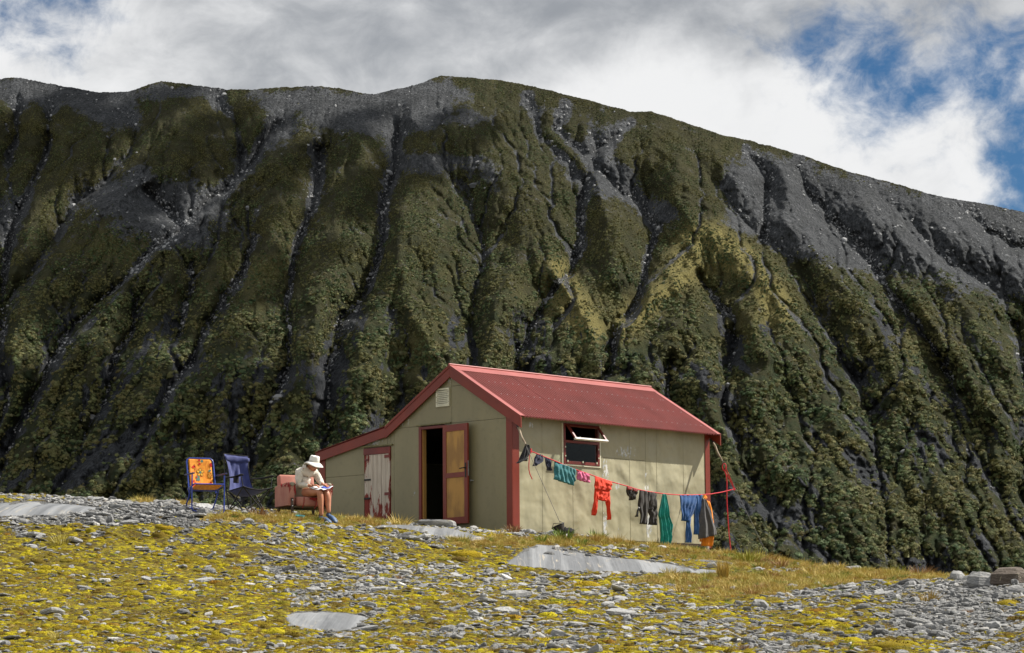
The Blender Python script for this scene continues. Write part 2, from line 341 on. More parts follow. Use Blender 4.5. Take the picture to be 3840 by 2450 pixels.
gold_lit = np.clip(1.15*np.exp(-(seg_dist(MX, MY, [[(1640,560),(1640,620),(1570,675),(1520,720),(1470,765)],[(1690,570),(1760,620),(1840,720)],[(1312,640),(1340,700),(1380,780)]])/34)**2)+.8*blobs(MX, MY, [(1640,590,80,50,1),(1310,700,60,60,.8),(1700,620,60,40,.8),(980,830,60,70,.5),(1420,760,60,60,.5),(1780,750,90,60,.6),(650,620,60,60,.35),(560,660,80,60,.4),(250,560,80,60,.3),(330,590,80,50,.25),(2150,800,60,90,.35)])*(1+rough_n)+.25*rough_n, 0, 1)  # yellow grass, plus sunlight painted along the bright spur crests
e_ = px_ray(MX*OV, MY*OV); el = e_[..., 2]
Y0 = 770+44*((MX-1050)/1200)**2+1520*el+600*np.maximum(el-.12, 0)
vb = sstep(MY, 600, 900)
billow = 1-np.abs(fbm(MX/44+.4*lump, MY/52, 3, .55, seed=171)); billow2 = 1-np.abs(fbm(MX/15, MY/17, 2, .55, seed=181))
disp = amp*(RR**.7-.5) + 11*broad*(.3+.7*rise) + 8.5*vb*fbm(MXS/115, MY/170, 3, .55, seed=191) + 2.6*rib*(.25+.75*rise)*(1-.75*vb) + 1.2*rib2*(.4+.6*rise)*(1-.5*vb) + (1.6*lump+.7*fine)*(.4+.6*rise) + flank*(3.1*chev*(1-.7*SCR)+1.25*chev2*(1-.85*SCR))*(.3+.7*rise)*(1-.45*vb) + vb*(4.2*(billow-.8)+1.5*(billow2-.8)) + SCR*(1.2*crag+.9*fine)*(.65+.35*low) + cliff*(3.2*crag-2.)
# running water: route flow down the face row by row and let it cut the gullies
DEP = Y0-disp*1.25; dxm = (mx[1]-mx[0])*OV/FPX*DEP
dzr = np.abs(np.gradient(MY, axis=0))*OV/FPX*DEP; jj = np.arange(NCX)
rain = .35+1.3*rg0.rand(NRY, NCX); ACC = None
for it in range(34):
    fx = np.gradient(DEP, axis=1)/dxm; fz = np.clip(np.gradient(DEP, axis=0)/np.maximum(dzr, .05), .7, 2.2)
    sh_ = np.clip(dzr*fx*fz/(1+fx*fx)/dxm*1.5, -1.6, 1.6); A = np.zeros((NRY, NCX)); A[-1] = rain[-1]
    for r_ in range(NRY-1, 0, -1):
        p_ = np.clip(jj+sh_[r_], 0, NCX-1.001); i0 = p_.astype(int); w_ = p_-i0
        A[r_-1] = rain[r_-1]+.995*(np.bincount(i0, A[r_]*(1-w_), NCX)[:NCX]+np.bincount(i0+1, A[r_]*w_, NCX)[:NCX])
    cut = np.sqrt(np.minimum(A, 900)); cut = cut-cut.mean(1, keepdims=True)
    DEP = DEP+.0115*cut*rise*(.6+.1*low)
    pad_ = np.pad(DEP, ((1,1),(1,1)), 'edge'); DEP = DEP+.028*(pad_[1:-1, :-2]+pad_[1:-1, 2:]-2*DEP)+.028*(pad_[:-2, 1:-1]+pad_[2:, 1:-1]-2*DEP)
ACC = np.log(A+1)
chan = sstep(ACC, 4.6, 6.6)
YY = DEP-(.65*fine+.5*lump+.55*crag*(.4+.6*SCR))*(.3+.7*rise)
SCR = np.clip(np.maximum(SCR, chan*(.35+.75*sstep(rough_n+.3*lump, -.3, .3))*(1-.35*sstep(MY, 900, 1200))), 0, 1)
P = e_*YY[..., None]
# far side of the crest and the foot
back = [P[-1]+np.array([0, 10*k+4*k*k, -5*k-3.2*k*k]) for k in (1,2,3,5,8,12)]
foot = [P[0]+np.array([0, -14*k, -16*k]) for k in (9,6,4,2,1)]
PM = np.concatenate([np.array(foot), P, np.array(back)], 0); nr = PM.shape[0]
ext = lambda A: np.concatenate([np.repeat(A[:1], 5, 0), A, np.repeat(A[-1:], 6, 0)], 0)
idx = np.arange(nr*NCX).reshape(nr, NCX)
F = np.stack([idx[:-1, :-1], idx[:-1, 1:], idx[1:, 1:], idx[1:, :-1]], -1).reshape(-1, 4)
m, t, b = new_mat('mountain_ground'); b.inputs['Roughness'].default_value = 1; b.inputs['Specular IOR Level'].default_value = .1
at_ = t.new('ShaderNodeAttribute', attribute_name='cover'); sp = t.new('ShaderNodeSeparateColor'); t.l.new(at_.outputs['Color'], sp.inputs[0])
pos = t.new('ShaderNodeNewGeometry').outputs['Position']
nD = t.noise(t.scale(pos, (1,1,.6)), .11, 7, .68); nA = t.noise(pos, .35, 6, .65); nB = t.noise(pos, 1.6, 5, .65); nC = t.noise(t.scale(pos, (1,1,.35)), .9, 6, .7)
veg = t.mix(sp.outputs[1], (.040,.041,.020,1), (.025,.040,.018,1)); veg = t.mix(t.ramp(nD, .35, .68), veg, (.058,.053,.023,1)); veg = t.mix(sp.outputs[2], veg, (.235,.205,.075,1))  # last mix: yellow grass colour, brightened for the painted crest sunlight
veg = t.mix(t.ramp(nB, .35, .68), t.mix(.6, veg, (.02,.02,.01,1)), veg)
rk = t.mix(t.ramp(nC, .38, .62), (.030,.034,.041,1), (.12,.127,.14,1)); rk = t.mix(t.ramp(nB, .56, .70), rk, (.20,.205,.215,1)); rk = t.mix(t.ramp(nD, .42, .62), t.mix(.45, rk, (.03,.032,.036,1)), rk)
fac = t.math('ADD', sp.outputs[0], t.math('ADD', t.math('MULTIPLY', t.math('SUBTRACT', nB, .5), .9), t.math('MULTIPLY', t.math('SUBTRACT', nD, .5), 2.6))); fac = t.ramp(fac, .26, .54)
mc = t.mix(t.math('MULTIPLY', fac, .88), veg, rk); cw = t.mix(t.ramp(nC, .35, .7), (.016,.018,.021,1), (.075,.08,.088,1))
cf = t.ramp(t.math('ADD', at_.outputs['Alpha'], t.math('MULTIPLY', t.math('SUBTRACT', nA, .5), .8)), .35, .6); t.l.new(t.mix(cf, mc, cw), b.inputs['Base Color']); bump(t, b, t.math('ADD', t.math('ADD', nB, nC), nA), 1., 1.3)
MOUNT = mesh_np('mountain', PM.reshape(-1, 3), F, m, True, None, {'cover': np.stack([ext(np.clip(SCR, 0, 1)), ext(lush), ext(gold_lit), ext(np.clip(cliff, 0, 1))], -1).reshape(-1, 4)})
tag(MOUNT, kind='structure', label='steep mountainside of scree and scrub behind the hut')

# ---- scrub: one mass of tussock and shrubs
m, t, b = new_mat('scrub_leaf'); b.inputs['Roughness'].default_value = .75; b.inputs['Specular IOR Level'].default_value = .25
rnd = t.new('ShaderNodeObjectInfo').outputs['Random']; pos = t.new('ShaderNodeNewGeometry').outputs['Position']
big = t.noise(pos, .035, 4, .6)
cr = t.new('ShaderNodeValToRGB'); t.l.new(rnd, cr.inputs[0]); e = cr.color_ramp.elements
for k, (p_, c_) in enumerate(((0,(.026,.050,.020)),(.3,(.072,.112,.045)),(.55,(.126,.162,.068)),(.75,(.185,.190,.076)),(.9,(.11,.09,.036)),(1,(.17,.18,.10)))):
    q = e[k] if k < 2 else e.new(p_)
    q.position = p_; q.color = c_+(1,)
c_ = t.mix(t.ramp(big, .40, .62), cr.outputs[0], t.mix(.6, cr.outputs[0], (.17,.145,.05,1)))
t.l.new(c_, b.inputs['Base Color'])
SCRUB_M = m
def shrub_mesh(kind, seed):
    r = random.Random(seed); mb = MB()
    nz_ = [r.uniform(.72, 1.0) for _ in range(60)]
    rs = []
    for i, (z, q) in enumerate(((-.35,.62),(.1,.68),(.34,.52),(.48,.24))):
        rs.append([Vector((q*.8*nz_[i*7+j]*math.cos(j*math.pi/3.5+i), q*.8*nz_[i*7+j]*math.sin(j*math.pi/3.5+i), z*nz_[40+i])) for j in range(7)])
    mb.rings(rs)
    if kind == 0:      # drooping tussock
        for _ in range(95):
            a = r.uniform(0, 6.283); e0 = r.uniform(.35, 1.5); L = r.uniform(.7, 1.15); w = r.uniform(.035, .07)
            d = Vector((math.cos(a)*math.cos(e0), math.sin(a)*math.cos(e0), math.sin(e0))); s_ = Vector((-math.sin(a), math.cos(a), 0))*w
            p0 = d*.15; p1 = d*L*.62; p2 = d*L+Vector((math.cos(a)*.18, math.sin(a)*.18, -.22*L))
            mb.add([p0-s_, p0+s_, p1+s_, p1-s_, p2], [(0,1,2,3),(3,2,4)])
    else:              # leafy cushion
        for _ in range(165):
            a = r.uniform(0, 6.283); e0 = math.asin(r.uniform(-.1, 1)); q = r.uniform(.72, 1.05)*(.85+.2*math.sin(3*a+seed)*math.cos(2*e0))
            c = Vector((math.cos(a)*math.cos(e0), math.sin(a)*math.cos(e0), .72*math.sin(e0)))*q
            n = (c+Vector((r.uniform(-.5,.5), r.uniform(-.5,.5), r.uniform(-.1,.7)))).normalized(); u = n.orthogonal().normalized(); v = n.cross(u); w = r.uniform(.06, .13)
            u = (u*math.cos(a*5)+v*math.sin(a*5)); v = n.cross(u)
            mb.add([c-u*w*1.7, c-v*w*.7, c+u*w*1.7+n*.04, c+v*w*.7], [(0,1,2,3)])
    return mb.mesh('shrub', SCRUB_M)
SHM = [shrub_mesh(0, 1), shrub_mesh(0, 2), shrub_mesh(1, 3), shrub_mesh(1, 4), shrub_mesh(1, 5)]
def on_mountain(px, py):
    i = int(np.argmin((mx-px/OV)**2)); j = int(np.argmin((MY[:, i]-py/OV)**2)); return Vector(P[j, i])
SHRUBS = []
for k, (px, py, s_, lb) in enumerate(((2905,2085,2.4,'pale spiky tussock clump just above the grassy crest, right of the guy wire'),(3400,2080,2.2,'drooping olive tussock low on the mountain, above the flat grass at the right'),
      (3080,2040,2.6,'dark rounded bush at the foot of the mountain, right of the pale tussock clump'),(2990,2085,2.2,'leafy grey green bush just behind the crest, between the guy wire and the dark bush'),(3640,2110,2.,'leafy bush just above the pale boulders at the right edge'))):
    o = bpy.data.objects.new('shrub', SHM[k]); COL.objects.link(o); o.location = on_mountain(px, py)+Vector((0,0,-.2)); o.scale = (s_,)*3; o.rotation_euler = (0,0,k*1.3)
    tag(o, lb, 'shrub'); SHRUBS.append(o)
rg = np.random.RandomState(7)
size_row = (.31+.66*sstep(MY, 330, 1050))
wgt = (1-np.clip(np.maximum(SCR, .93*cliff), 0, 1))**1.5/size_row**2*np.abs(np.gradient(MY, axis=0))*(1-.3*gold_lit)*np.clip(.55+.8*lump, .12, 1.4)*(.10+.90*sstep(fbm(MXS/55, MY/60, 4, .6, seed=201), -.28, .12))
wgt[:3] = 0; wgt[-3:] = 0; wgt[:, -2:] = 0
NS = 200000
ch = np.searchsorted(np.cumsum(wgt.ravel())/wgt.sum(), rg.rand(NS)); ch = np.clip(ch, 0, wgt.size-1); j, i = ch//NCX, ch % NCX; j = np.clip(j, 0, NRY-2); i = np.clip(i, 0, NCX-2)
fa, fb = rg.rand(NS, 1), rg.rand(NS, 1)
SP_ = P[j, i]*(1-fa)*(1-fb)+P[j, i+1]*fa*(1-fb)+P[j+1, i]*(1-fa)*fb+P[j+1, i+1]*fa*fb
sz = size_row[j, i]*np.minimum(np.exp(rg.randn(NS)*.42), 1.9)*.85
kind = np.where(rg.rand(NS) < .42+.3*gold_lit[j, i]+.25*(1-lush[j, i]), rg.randint(0, 2, NS), rg.randint(2, 5, NS))
scatter('scrub', SP_-np.array([0,0,.12]), np.stack([rg.randn(NS)*.15-.25, rg.randn(NS)*.15, rg.rand(NS)*6.28], -1), np.stack([sz, sz, sz*(.75+.5*rg.rand(NS))], -1), kind, SHRUBS, label='scrub of tussock and low shrubs covering the mountainside')

# ---- pale boulders and blocks that have come down the gullies
BR, t, b = new_mat('mountain_rock'); rnd = t.new('ShaderNodeObjectInfo').outputs['Random']; t.l.new(t.mix(rnd, (.10,.104,.11,1), (.36,.365,.37,1)), b.inputs['Base Color']); b.inputs['Roughness'].default_value = .8
def block_mesh(seed):
    r = random.Random(seed); mb = MB(); n = 6
    mb.rings([[Vector((math.cos(2*math.pi*j/n)*q*r.uniform(.7,1.1), math.sin(2*math.pi*j/n)*q*r.uniform(.5,.8), z+r.uniform(-.1,.1))) for j in range(n)] for z, q in ((-.4,.8),(.1,1),(.45,.6))]); return mb.mesh('boulder', BR)
BLK_ = []
for k, (px, py, s_, lb) in enumerate(((1045,1490,2.2,'pale block in the stream gully left of the hut'),(1780,695,2.4,'white rock standing out high on the slope above the hut roof'))):
    o = bpy.data.objects.new('boulder', block_mesh(k+40)); COL.objects.link(o); o.location = on_mountain(px, py); o.scale = (s_,)*3; tag(o, lb, 'boulder'); BLK_.append(o)
wgt = (SCR**1.5*np.exp(-(dg/14)**2)*(.25+low)+.035*SCR+.9*np.exp(-(dg/5)**2)*sstep(fbm(MX/60, MY/60, 2, seed=131), .05, .3)*low)*np.abs(np.gradient(MY, axis=0)); wgt[:3] = 0; wgt[-3:] = 0
NB_ = 9000
ch = np.clip(np.searchsorted(np.cumsum(wgt.ravel())/wgt.sum(), rg.rand(NB_)), 0, wgt.size-1); j, i = ch//NCX, ch % NCX; j = np.clip(j, 0, NRY-2); i = np.clip(i, 0, NCX-2); fa, fb = rg.rand(NB_, 1), rg.rand(NB_, 1)
BP = P[j, i]*(1-fa)*(1-fb)+P[j, i+1]*fa*(1-fb)+P[j+1, i]*(1-fa)*fb+P[j+1, i+1]*fa*fb
sz = .34*np.exp(rg.randn(NB_)*.55)
scatter('scree_blocks', BP, np.stack([rg.randn(NB_)*.5, rg.randn(NB_)*.5, rg.rand(NB_)*6.28], -1), np.stack([sz, sz, sz], -1), rg.randint(0, 2, NB_), BLK_, label='pale broken rock lying in the gullies and on the scree')
# ---- broken cloud overhead that shades the upper and left slopes (it stands well above the frame)
m = bpy.data.materials.new('cloud'); m.use_nodes = True; t = NT(m.node_tree); t.n.remove(t.n['Principled BSDF'])
df_ = t.new('ShaderNodeBsdfDiffuse'); df_.inputs[0].default_value = (.9,.9,.9,1); tp = t.new('ShaderNodeBsdfTransparent'); mxs = t.new('ShaderNodeMixShader'); mxs.inputs[0].default_value = .88
t.l.new(tp.outputs[0], mxs.inputs[1]); t.l.new(df_.outputs[0], mxs.inputs[2]); t.l.new(mxs.outputs[0], t.n['Material Output'].inputs[0])
cm = MB(); rc_ = random.Random(77)
for (ox, oy, rad) in ((60,330,26),(230,300,24),(380,420,26),(520,330,22),(640,470,24),(800,330,20),(860,470,20),(960,330,14),(1100,290,16),(200,520,26),(430,600,26),(640,640,22),(90,690,26),(300,760,24),(520,800,20),(-120,500,40),(-200,300,40),(-150,800,40),(700,860,12),(150,930,20),(330,950,22),(520,960,20),(-60,1000,26),(60,1120,22),(680,980,13),(420,1090,16)):
    c = on_mountain(ox*OV, oy*OV)+SUN_DIR*1050
    for q in range(5):
        cc_ = c+Vector((rc_.uniform(-.7,.7), rc_.uniform(-.7,.7), rc_.uniform(-.2,.25)))*rad; r = rad*rc_.uniform(.35,.75)
        cm.rings([[cc_+Vector((r*math.sin(th)*math.cos(a), r*math.sin(th)*math.sin(a), -.6*r*math.cos(th)))*(1+.15*math.sin(3*a+q)) for a in [2*math.pi*k/12 for k in range(12)]] for th in (.25,.8,1.4,2.,2.6,2.95)])
cm.build('clouds', m, smooth=180, kind='stuff', label='broken cloud drifting high over the mountainside')
# ------------------------------------------------------------------ ground of the spur the hut stands on
HUT_C = np.array([-.019, 51.397, 2.633]); HTH = .753
HU = np.array([-math.cos(HTH), math.sin(HTH), 0]); HV = np.array([math.sin(HTH), math.cos(HTH), 0])
def hut_w(v, u, z): return HUT_C+v*HV+u*HU+np.array([0,0,z])
def hut_plane(px, py, axis, val):        # (v,u,z) where the sight line meets the hut plane v=val (axis 0) or u=val (axis 1)
    r = px_ray(px, py); n = (HV, HU)[axis]; q = r*((val+HUT_C@n)/(r@n))-HUT_C
    return np.array([q@HV, q@HU, q[2]])
CP = [at(*p) for p in [(0,2450,27),(960,2450,27),(1920,2450,27),(2880,2450,27),(3840,2450,27.5),
  (0,2200,34.5),(960,2200,35.5),(1920,2240,35),(2880,2290,34),(3840,2310,32.5),(-700,2200,34),(4500,2300,32),
  (0,2050,38.5),(700,2040,40),(1300,2080,42),(2000,2120,43.5),(2600,2150,44.5),(-600,2050,38),
  (3200,2200,38.5),(3840,2172,38),(4400,2160,38),(2850,2230,37.5),(3600,2180,39),(3500,2210,43.5),(3900,2200,43),(3100,2190,44),
  (2900,2125,49.5),(3200,2160,48.5),(3520,2168,48),(4000,2185,47),(3000,2118,52.5),(2760,2080,55),
  (1240,1966,44.5),(1090,1933,45.6),(930,1934,42.2),(740,1927,41),(400,1900,43),(0,1905,42),(-500,1900,42),(0,1858,45.5),(400,1880,46),(-600,1850,45.5),(1250,1955,49)]]
CP += [hut_w(*p) for p in [(0,0,-.03),(1.5,0,-.06),(3,0,-.13),(4.5,0,-.28),(6.1,0,-.40),(0,1.5,.16),(0,2.7,.26),(0,4.1,.40),(0,5.4,.47),(3,3,.1),(6,5.4,.1),(6,3,-.2),(-.25,-1.6,-.08),(6.0,-1.7,-.50),(3,-1.2,-.24)]]
CP += [np.array(p) for p in [(-8,0,-1.65),(0,0,-1.65),(8,0,-1.65),(-8,14,-.95),(0,14,-.95),(8,14,-1.),
  (-10,56,3.0),(-16,50,3.0),(-12,63,1.2),(-2,68,1.),(8,66,.2),(13,58,.7),(16,50,1.2),(-14,76,-3),(0,78,-3),(14,76,-4)]]
CP = np.array(CP)
def tps_fit(P, lam=.012):
    n = len(P); d = np.sqrt(((P[:, None, :2]-P[None, :, :2])**2).sum(-1)); K = d*d*np.log(d+1e-9)*.01+np.eye(n)*lam
    A = np.zeros((n+3, n+3)); Q = np.c_[np.ones(n), P[:, :2]]; A[:n, :n] = K; A[:n, n:] = Q; A[n:, :n] = Q.T
    return np.linalg.solve(A, np.r_[P[:, 2], 0, 0, 0])
TW = tps_fit(CP)
def ground_z(x, y):
    x = np.asarray(x, float); y = np.asarray(y, float); sh = np.broadcast(x, y).shape; x = np.broadcast_to(x, sh).ravel(); y = np.broadcast_to(y, sh).ravel()
    cx_, cy_ = np.clip(x, -17, 17), np.clip(y, 0, 78); z = np.zeros(len(x))
    for s0 in range(0, len(x), 40000):
        q = slice(s0, s0+40000); d2 = (cx_[q, None]-CP[None, :, 0])**2+(cy_[q, None]-CP[None, :, 1])**2
        z[q] = (d2*np.log(d2+1e-9)*.5*.01)@TW[:len(CP)]+TW[-3]+TW[-2]*cx_[q]+TW[-1]*cy_[q]
    z = z-.12*np.maximum(np.abs(x)-17, 0)-.4*np.maximum(y-78, 0)
    return np.maximum(z, -75).reshape(sh)
def ground_hit(px, py, ymin=24., ymax=66.):
    px = np.asarray(px, float); py = np.asarray(py, float); sh = px.shape; r = px_ray(px.ravel(), py.ravel()); ys = np.linspace(ymin, ymax, 260); out = np.full(len(r), np.nan)
    prev = None
    for Yd in ys:
        dlt = r[:, 2]*Yd-ground_z(r[:, 0]*Yd, np.full(len(r), Yd))
        if prev is not None:
            hit = np.isnan(out) & (dlt <= 0); q = prev/(prev-dlt+1e-12); out[hit] = (Yp+(Yd-Yp)*q)[hit]
        prev = dlt; Yp = Yd
    out = np.where(np.isnan(out), 50., out)
    return (r*out[:, None]).reshape(sh+(3,))
def G(px, py): return Vector(ground_hit(np.array([px]), np.array([py]))[0])
# outcrops of bedrock, outlined in the photograph
SLABS = [('big pale grey bedrock slab with pale veins in front of the clothes line', [(1880,2118),(1960,2062),(2010,2040),(2090,2046),(2180,2072),(2280,2088),(2420,2098),(2540,2118),(2640,2140),(2700,2153),(2560,2153),(2380,2152),(2200,2148),(2050,2138),(1940,2128)]),
 ('smooth grey bedrock hump just below the open hut door', [(1385,1978),(1430,1975),(1520,1975),(1600,1980),(1700,1990),(1770,2008),(1850,2032),(1780,2032),(1690,2018),(1600,2004),(1500,1988),(1420,1982)]),
 ('veined grey bedrock patch in the foreground moss at bottom centre', [(1060,2308),(1110,2294),(1200,2293),(1300,2298),(1370,2308),(1394,2320),(1360,2345),(1330,2366),(1250,2370),(1150,2362),(1085,2350),(1070,2335)]),
 ('long flat bedrock slab among shale at the left edge', [(-260,1905),(-100,1888),(40,1884),(120,1880),(200,1886),(300,1894),(380,1902),(350,1924),(260,1930),(120,1936),(0,1940),(-200,1942)]),
 ('thin sliver of bedrock on the grass right of the hut corner', [(2580,2098),(2640,2097),(2720,2104),(2815,2118),(2740,2124),(2650,2114)]),
 ('narrow grey slab beside the tall grass tuft', [(2560,2142),(2620,2133),(2700,2138),(2790,2152),(2720,2156),(2620,2154)]),
 ('small flat grey slab in the grass at the edge of the gravel bank', [(3190,2186),(3220,2180),(3290,2184),(3300,2192),(3240,2197),(3200,2194)]),
 ('little pale slab in the grass near the right crest', [(3035,2158),(3060,2155),(3095,2164),(3080,2170),(3050,2168)]),
 ('low grey slab in the grass below the guy wire', [(2876,2132),(2900,2130),(2940,2142),(2925,2148),(2890,2142)])]
def poly_dist(X, Y, poly, ys):      # signed distance (inside positive), vertical stretched by ys to undo foreshortening
    q = np.array(poly, float); Xf, Yf = X, Y*ys; q = q*np.array([1, ys]); d = np.full(X.shape, 1e9); ins = np.zeros(X.shape, bool)
    for (x0, y0), (x1, y1) in zip(q, np.roll(q, -1, 0)):
        dx, dy = x1-x0, y1-y0; s_ = np.clip(((Xf-x0)*dx+(Yf-y0)*dy)/(dx*dx+dy*dy+1e-9), 0, 1); d = np.minimum(d, (Xf-x0-s_*dx)**2+(Yf-y0-s_*dy)**2)
        c_ = ((y0 > Yf) != (y1 > Yf)) & (Xf < (x1-x0)*(Yf-y0)/(y1-y0+1e-9)+x0); ins ^= c_
    d = np.sqrt(d); return np.where(ins, d, -d)
def slab_mask(PX, PY):
    s = np.full(PX.shape, -1e3)
    for _, poly in SLABS:
        q = np.array(poly); sel = (PX > q[:, 0].min()-60) & (PX < q[:, 0].max()+60) & (PY > q[:, 1].min()-20) & (PY < q[:, 1].max()+20)
        s[sel] = np.maximum(s[sel], poly_dist(PX[sel], PY[sel], poly, 5.))
    return s
MOSSB = [(350,2150,520,120,.42),(300,2350,600,130,.42),(900,2000,300,40,.1),(700,2260,350,100,.3),(1000,2120,300,60,-.12),(1250,2200,330,70,-.22),(1750,2080,160,40,.45),(900,2330,250,60,.25),(1600,2280,120,50,.30),(1500,2390,300,50,.0),(3130,2320,200,55,.40),(3300,2430,190,30,.42),(2900,2170,260,25,.45),(2700,2120,160,22,.4),(2600,2320,260,60,.0),(3600,2260,300,80,-.55),(3500,2350,240,60,-.30),(3000,2240,200,40,-.25),(2200,2250,400,70,.02),(1400,2420,200,30,.1),(2330,2430,80,40,.3),(3650,2410,160,60,-.1),(2700,2250,200,30,.22),(2150,2090,60,14,-.3),
  (300,1925,420,36,-1.2),(700,1960,150,20,-.3),(1900,2170,300,40,.0),(2950,2420,200,40,-.2)]
GRASB = [(1090,1950,360,28,.62),(820,1945,120,16,.35),(150,2045,190,30,.40),(240,2000,110,18,.3),(1420,1972,170,18,.55),(1800,2045,240,34,.58),(2250,2035,420,20,.75),(2600,2070,260,34,.75),(2950,2110,330,34,.7),(2900,2190,420,44,.62),(3350,2165,360,20,.95),(1180,2035,60,14,.6),(2500,2180,260,30,.4),(130,2180,70,30,.3),(420,2210,120,30,.3),(2750,2240,240,40,.35),(1950,2330,600,120,.0),(600,2060,60,12,.2),(160,1853,60,8,.9),(540,1886,40,9,.9),(700,1893,60,8,.8),(1560,2250,80,30,.2)]
def zones(PX, PY, x, y):
    nA = fbm(x/1.5, y/1.5, 4, .55, seed=201); nB = fbm(x/.42, y/.5, 4, .6, seed=211); nC = fbm(x/.9, y/1., 4, .55, seed=221)
    moss = sstep(.33+blobs(PX, PY, MOSSB)+.36*nA+.72*nB, .10, .40)
    gr = blobs(PX, PY, GRASB); grass = sstep(gr*(1.1+.5*nA)-.05+.42*nC+.16*nB, .36, .64)
    sl = sstep(slab_mask(PX, PY), -2, 16)
    moss = moss*(1-grass*.8)*(1-sl); grass = grass*(1-sl)
    return moss, grass, sl, nA, nB
cols = np.concatenate([np.linspace(-3.2, -.3, 22)[:-1], np.linspace(-.3, -.215, 20)[:-1], np.linspace(-.215, .215, 640), np.linspace(.215, .3, 20)[1:], np.linspace(.3, 3.2, 22)[1:]])
rows = np.concatenate([np.linspace(-60, 24, 24)[:-1], np.linspace(24, 26.6, 12)[:-1], np.geomspace(26.6, 60, 560), np.linspace(60, 80, 30)[1:], np.geomspace(80, 2600, 34)[1:]])
GS, GY = np.meshgrid(cols, rows); GX = GS*np.maximum(GY, 26.6)
GZ = ground_z(GX, GY)
Pg = np.stack([GX, GY, GZ], -1); gpx, gpy = to_px(np.where((GY > 20)[..., None] & (GY < 90)[..., None], Pg, np.array([0, 40., -50.])))
moss, grass, slabm, gA, gB = zones(gpx, gpy, GX, GY)
_dn = sstep(GY, 24.5, 27)*(1-sstep(GY, 58, 64))*(1-sstep(np.abs(GS), .21, .26)); moss = .5+(moss-.5)*_dn; grass = grass*_dn+.3*(1-_dn)*(GY > 40)
inside_hut = (np.abs((GX-HUT_C[0])*HV[0]+(GY-HUT_C[1])*HV[1]-3.05) < 3.1) & (np.abs((GX-HUT_C[0])*HU[0]+(GY-HUT_C[1])*HU[1]-2.7) < 2.75)
hutd = inside_hut
near_ = sstep(GY, 20, 26)*(1-sstep(GY, 60, 75))
cush = fbm(GX/.16, GY/.2, 3, .5, seed=231); hum = fbm(GX/.55, GY/.6, 3, .5, seed=241)
Dz = near_*(.035*gA+moss*(.018+.034*np.maximum(hum, -.3)+.022*cush)+(1-moss)*(.010*fbm(GX/.12, GY/.14, 3, .6, seed=251)+.012*hum)+grass*.02*hum)*(1-.85*slabm)*(1-.9*hutd)
GZ = GZ+Dz
i_ = np.arange(GX.size).reshape(GX.shape)
Fg = np.stack([i_[:-1, :-1], i_[:-1, 1:], i_[1:, 1:], i_[1:, :-1]], -1).reshape(-1, 4)
m, t, b = new_mat('ground'); b.inputs['Roughness'].default_value = .95; b.inputs['Specular IOR Level'].default_value = .15
at_ = t.new('ShaderNodeAttribute', attribute_name='zone'); sp = t.new('ShaderNodeSeparateColor'); t.l.new(at_.outputs['Color'], sp.inputs[0])
pos = t.new('ShaderNodeNewGeometry').outputs['Position']
n1 = t.noise(pos, 2.2, 6, .6); n2 = t.noise(pos, 9, 6, .65); n3 = t.noise(pos, 38, 4, .65); n4 = t.noise(pos, 90, 3, .6)
grv = t.mix(t.ramp(n3, .34, .68), (.050,.048,.045,1), (.23,.235,.235,1)); grv = t.mix(t.ramp(n2, .52, .72), grv, (.10,.075,.045,1))
ms = t.mix(t.ramp(n2, .36, .68), (.050,.036,.012,1), (.38,.315,.014,1)); ms = t.mix(t.ramp(n1, .46, .62), ms, t.mix(.84, ms, (.085,.060,.016,1))); ms = t.mix(t.ramp(n3, .30, .52), t.mix(.55, ms, (.06,.042,.012,1)), ms)
gs = t.mix(t.ramp(n2, .35, .65), (.18,.12,.028,1), (.38,.28,.07,1)); gs = t.mix(t.ramp(n1, .5, .68), gs, (.19,.185,.045,1))
mf = t.ramp(t.math('ADD', sp.outputs[0], t.math('MULTIPLY', t.math('SUBTRACT', n3, .5), .8)), .35, .6)
gf = t.ramp(t.math('ADD', sp.outputs[1], t.math('MULTIPLY', t.math('SUBTRACT', n2, .5), .6)), .3, .62)
t.l.new(t.mix(gf, t.mix(mf, grv, ms), gs), b.inputs['Base Color']); bump(t, b, t.math('ADD', n3, n4), 1., .03)
GROUND = mesh_np('ground', np.stack([GX, GY, GZ], -1).reshape(-1, 3), Fg, m, True, None, {'zone': np.stack([moss, grass, slabm], -1).reshape(-1, 3)})
tag(GROUND, kind='structure', label='mossy stony ground sloping up to the hut')
def surf(x, y):             # height of the built ground sheet
    x = np.asarray(x, float); y = np.asarray(y, float); s_ = x/np.maximum(y, 26.6); j = np.clip(np.searchsorted(rows, y)-1, 0, len(rows)-2); i = np.clip(np.searchsorted(cols, s_)-1, 0, len(cols)-2)
    fy = (y-rows[j])/(rows[j+1]-rows[j]); fx = (s_-cols[i])/(cols[i+1]-cols[i])
    return (GZ[j, i]*(1-fx)+GZ[j, i+1]*fx)*(1-fy)+(GZ[j+1, i]*(1-fx)+GZ[j+1, i+1]*fx)*fy
def GP(px, py):             # point of the built ground under a pixel of the photograph
    p = G(px, py); p.z = float(surf(p.x, p.y)); return p

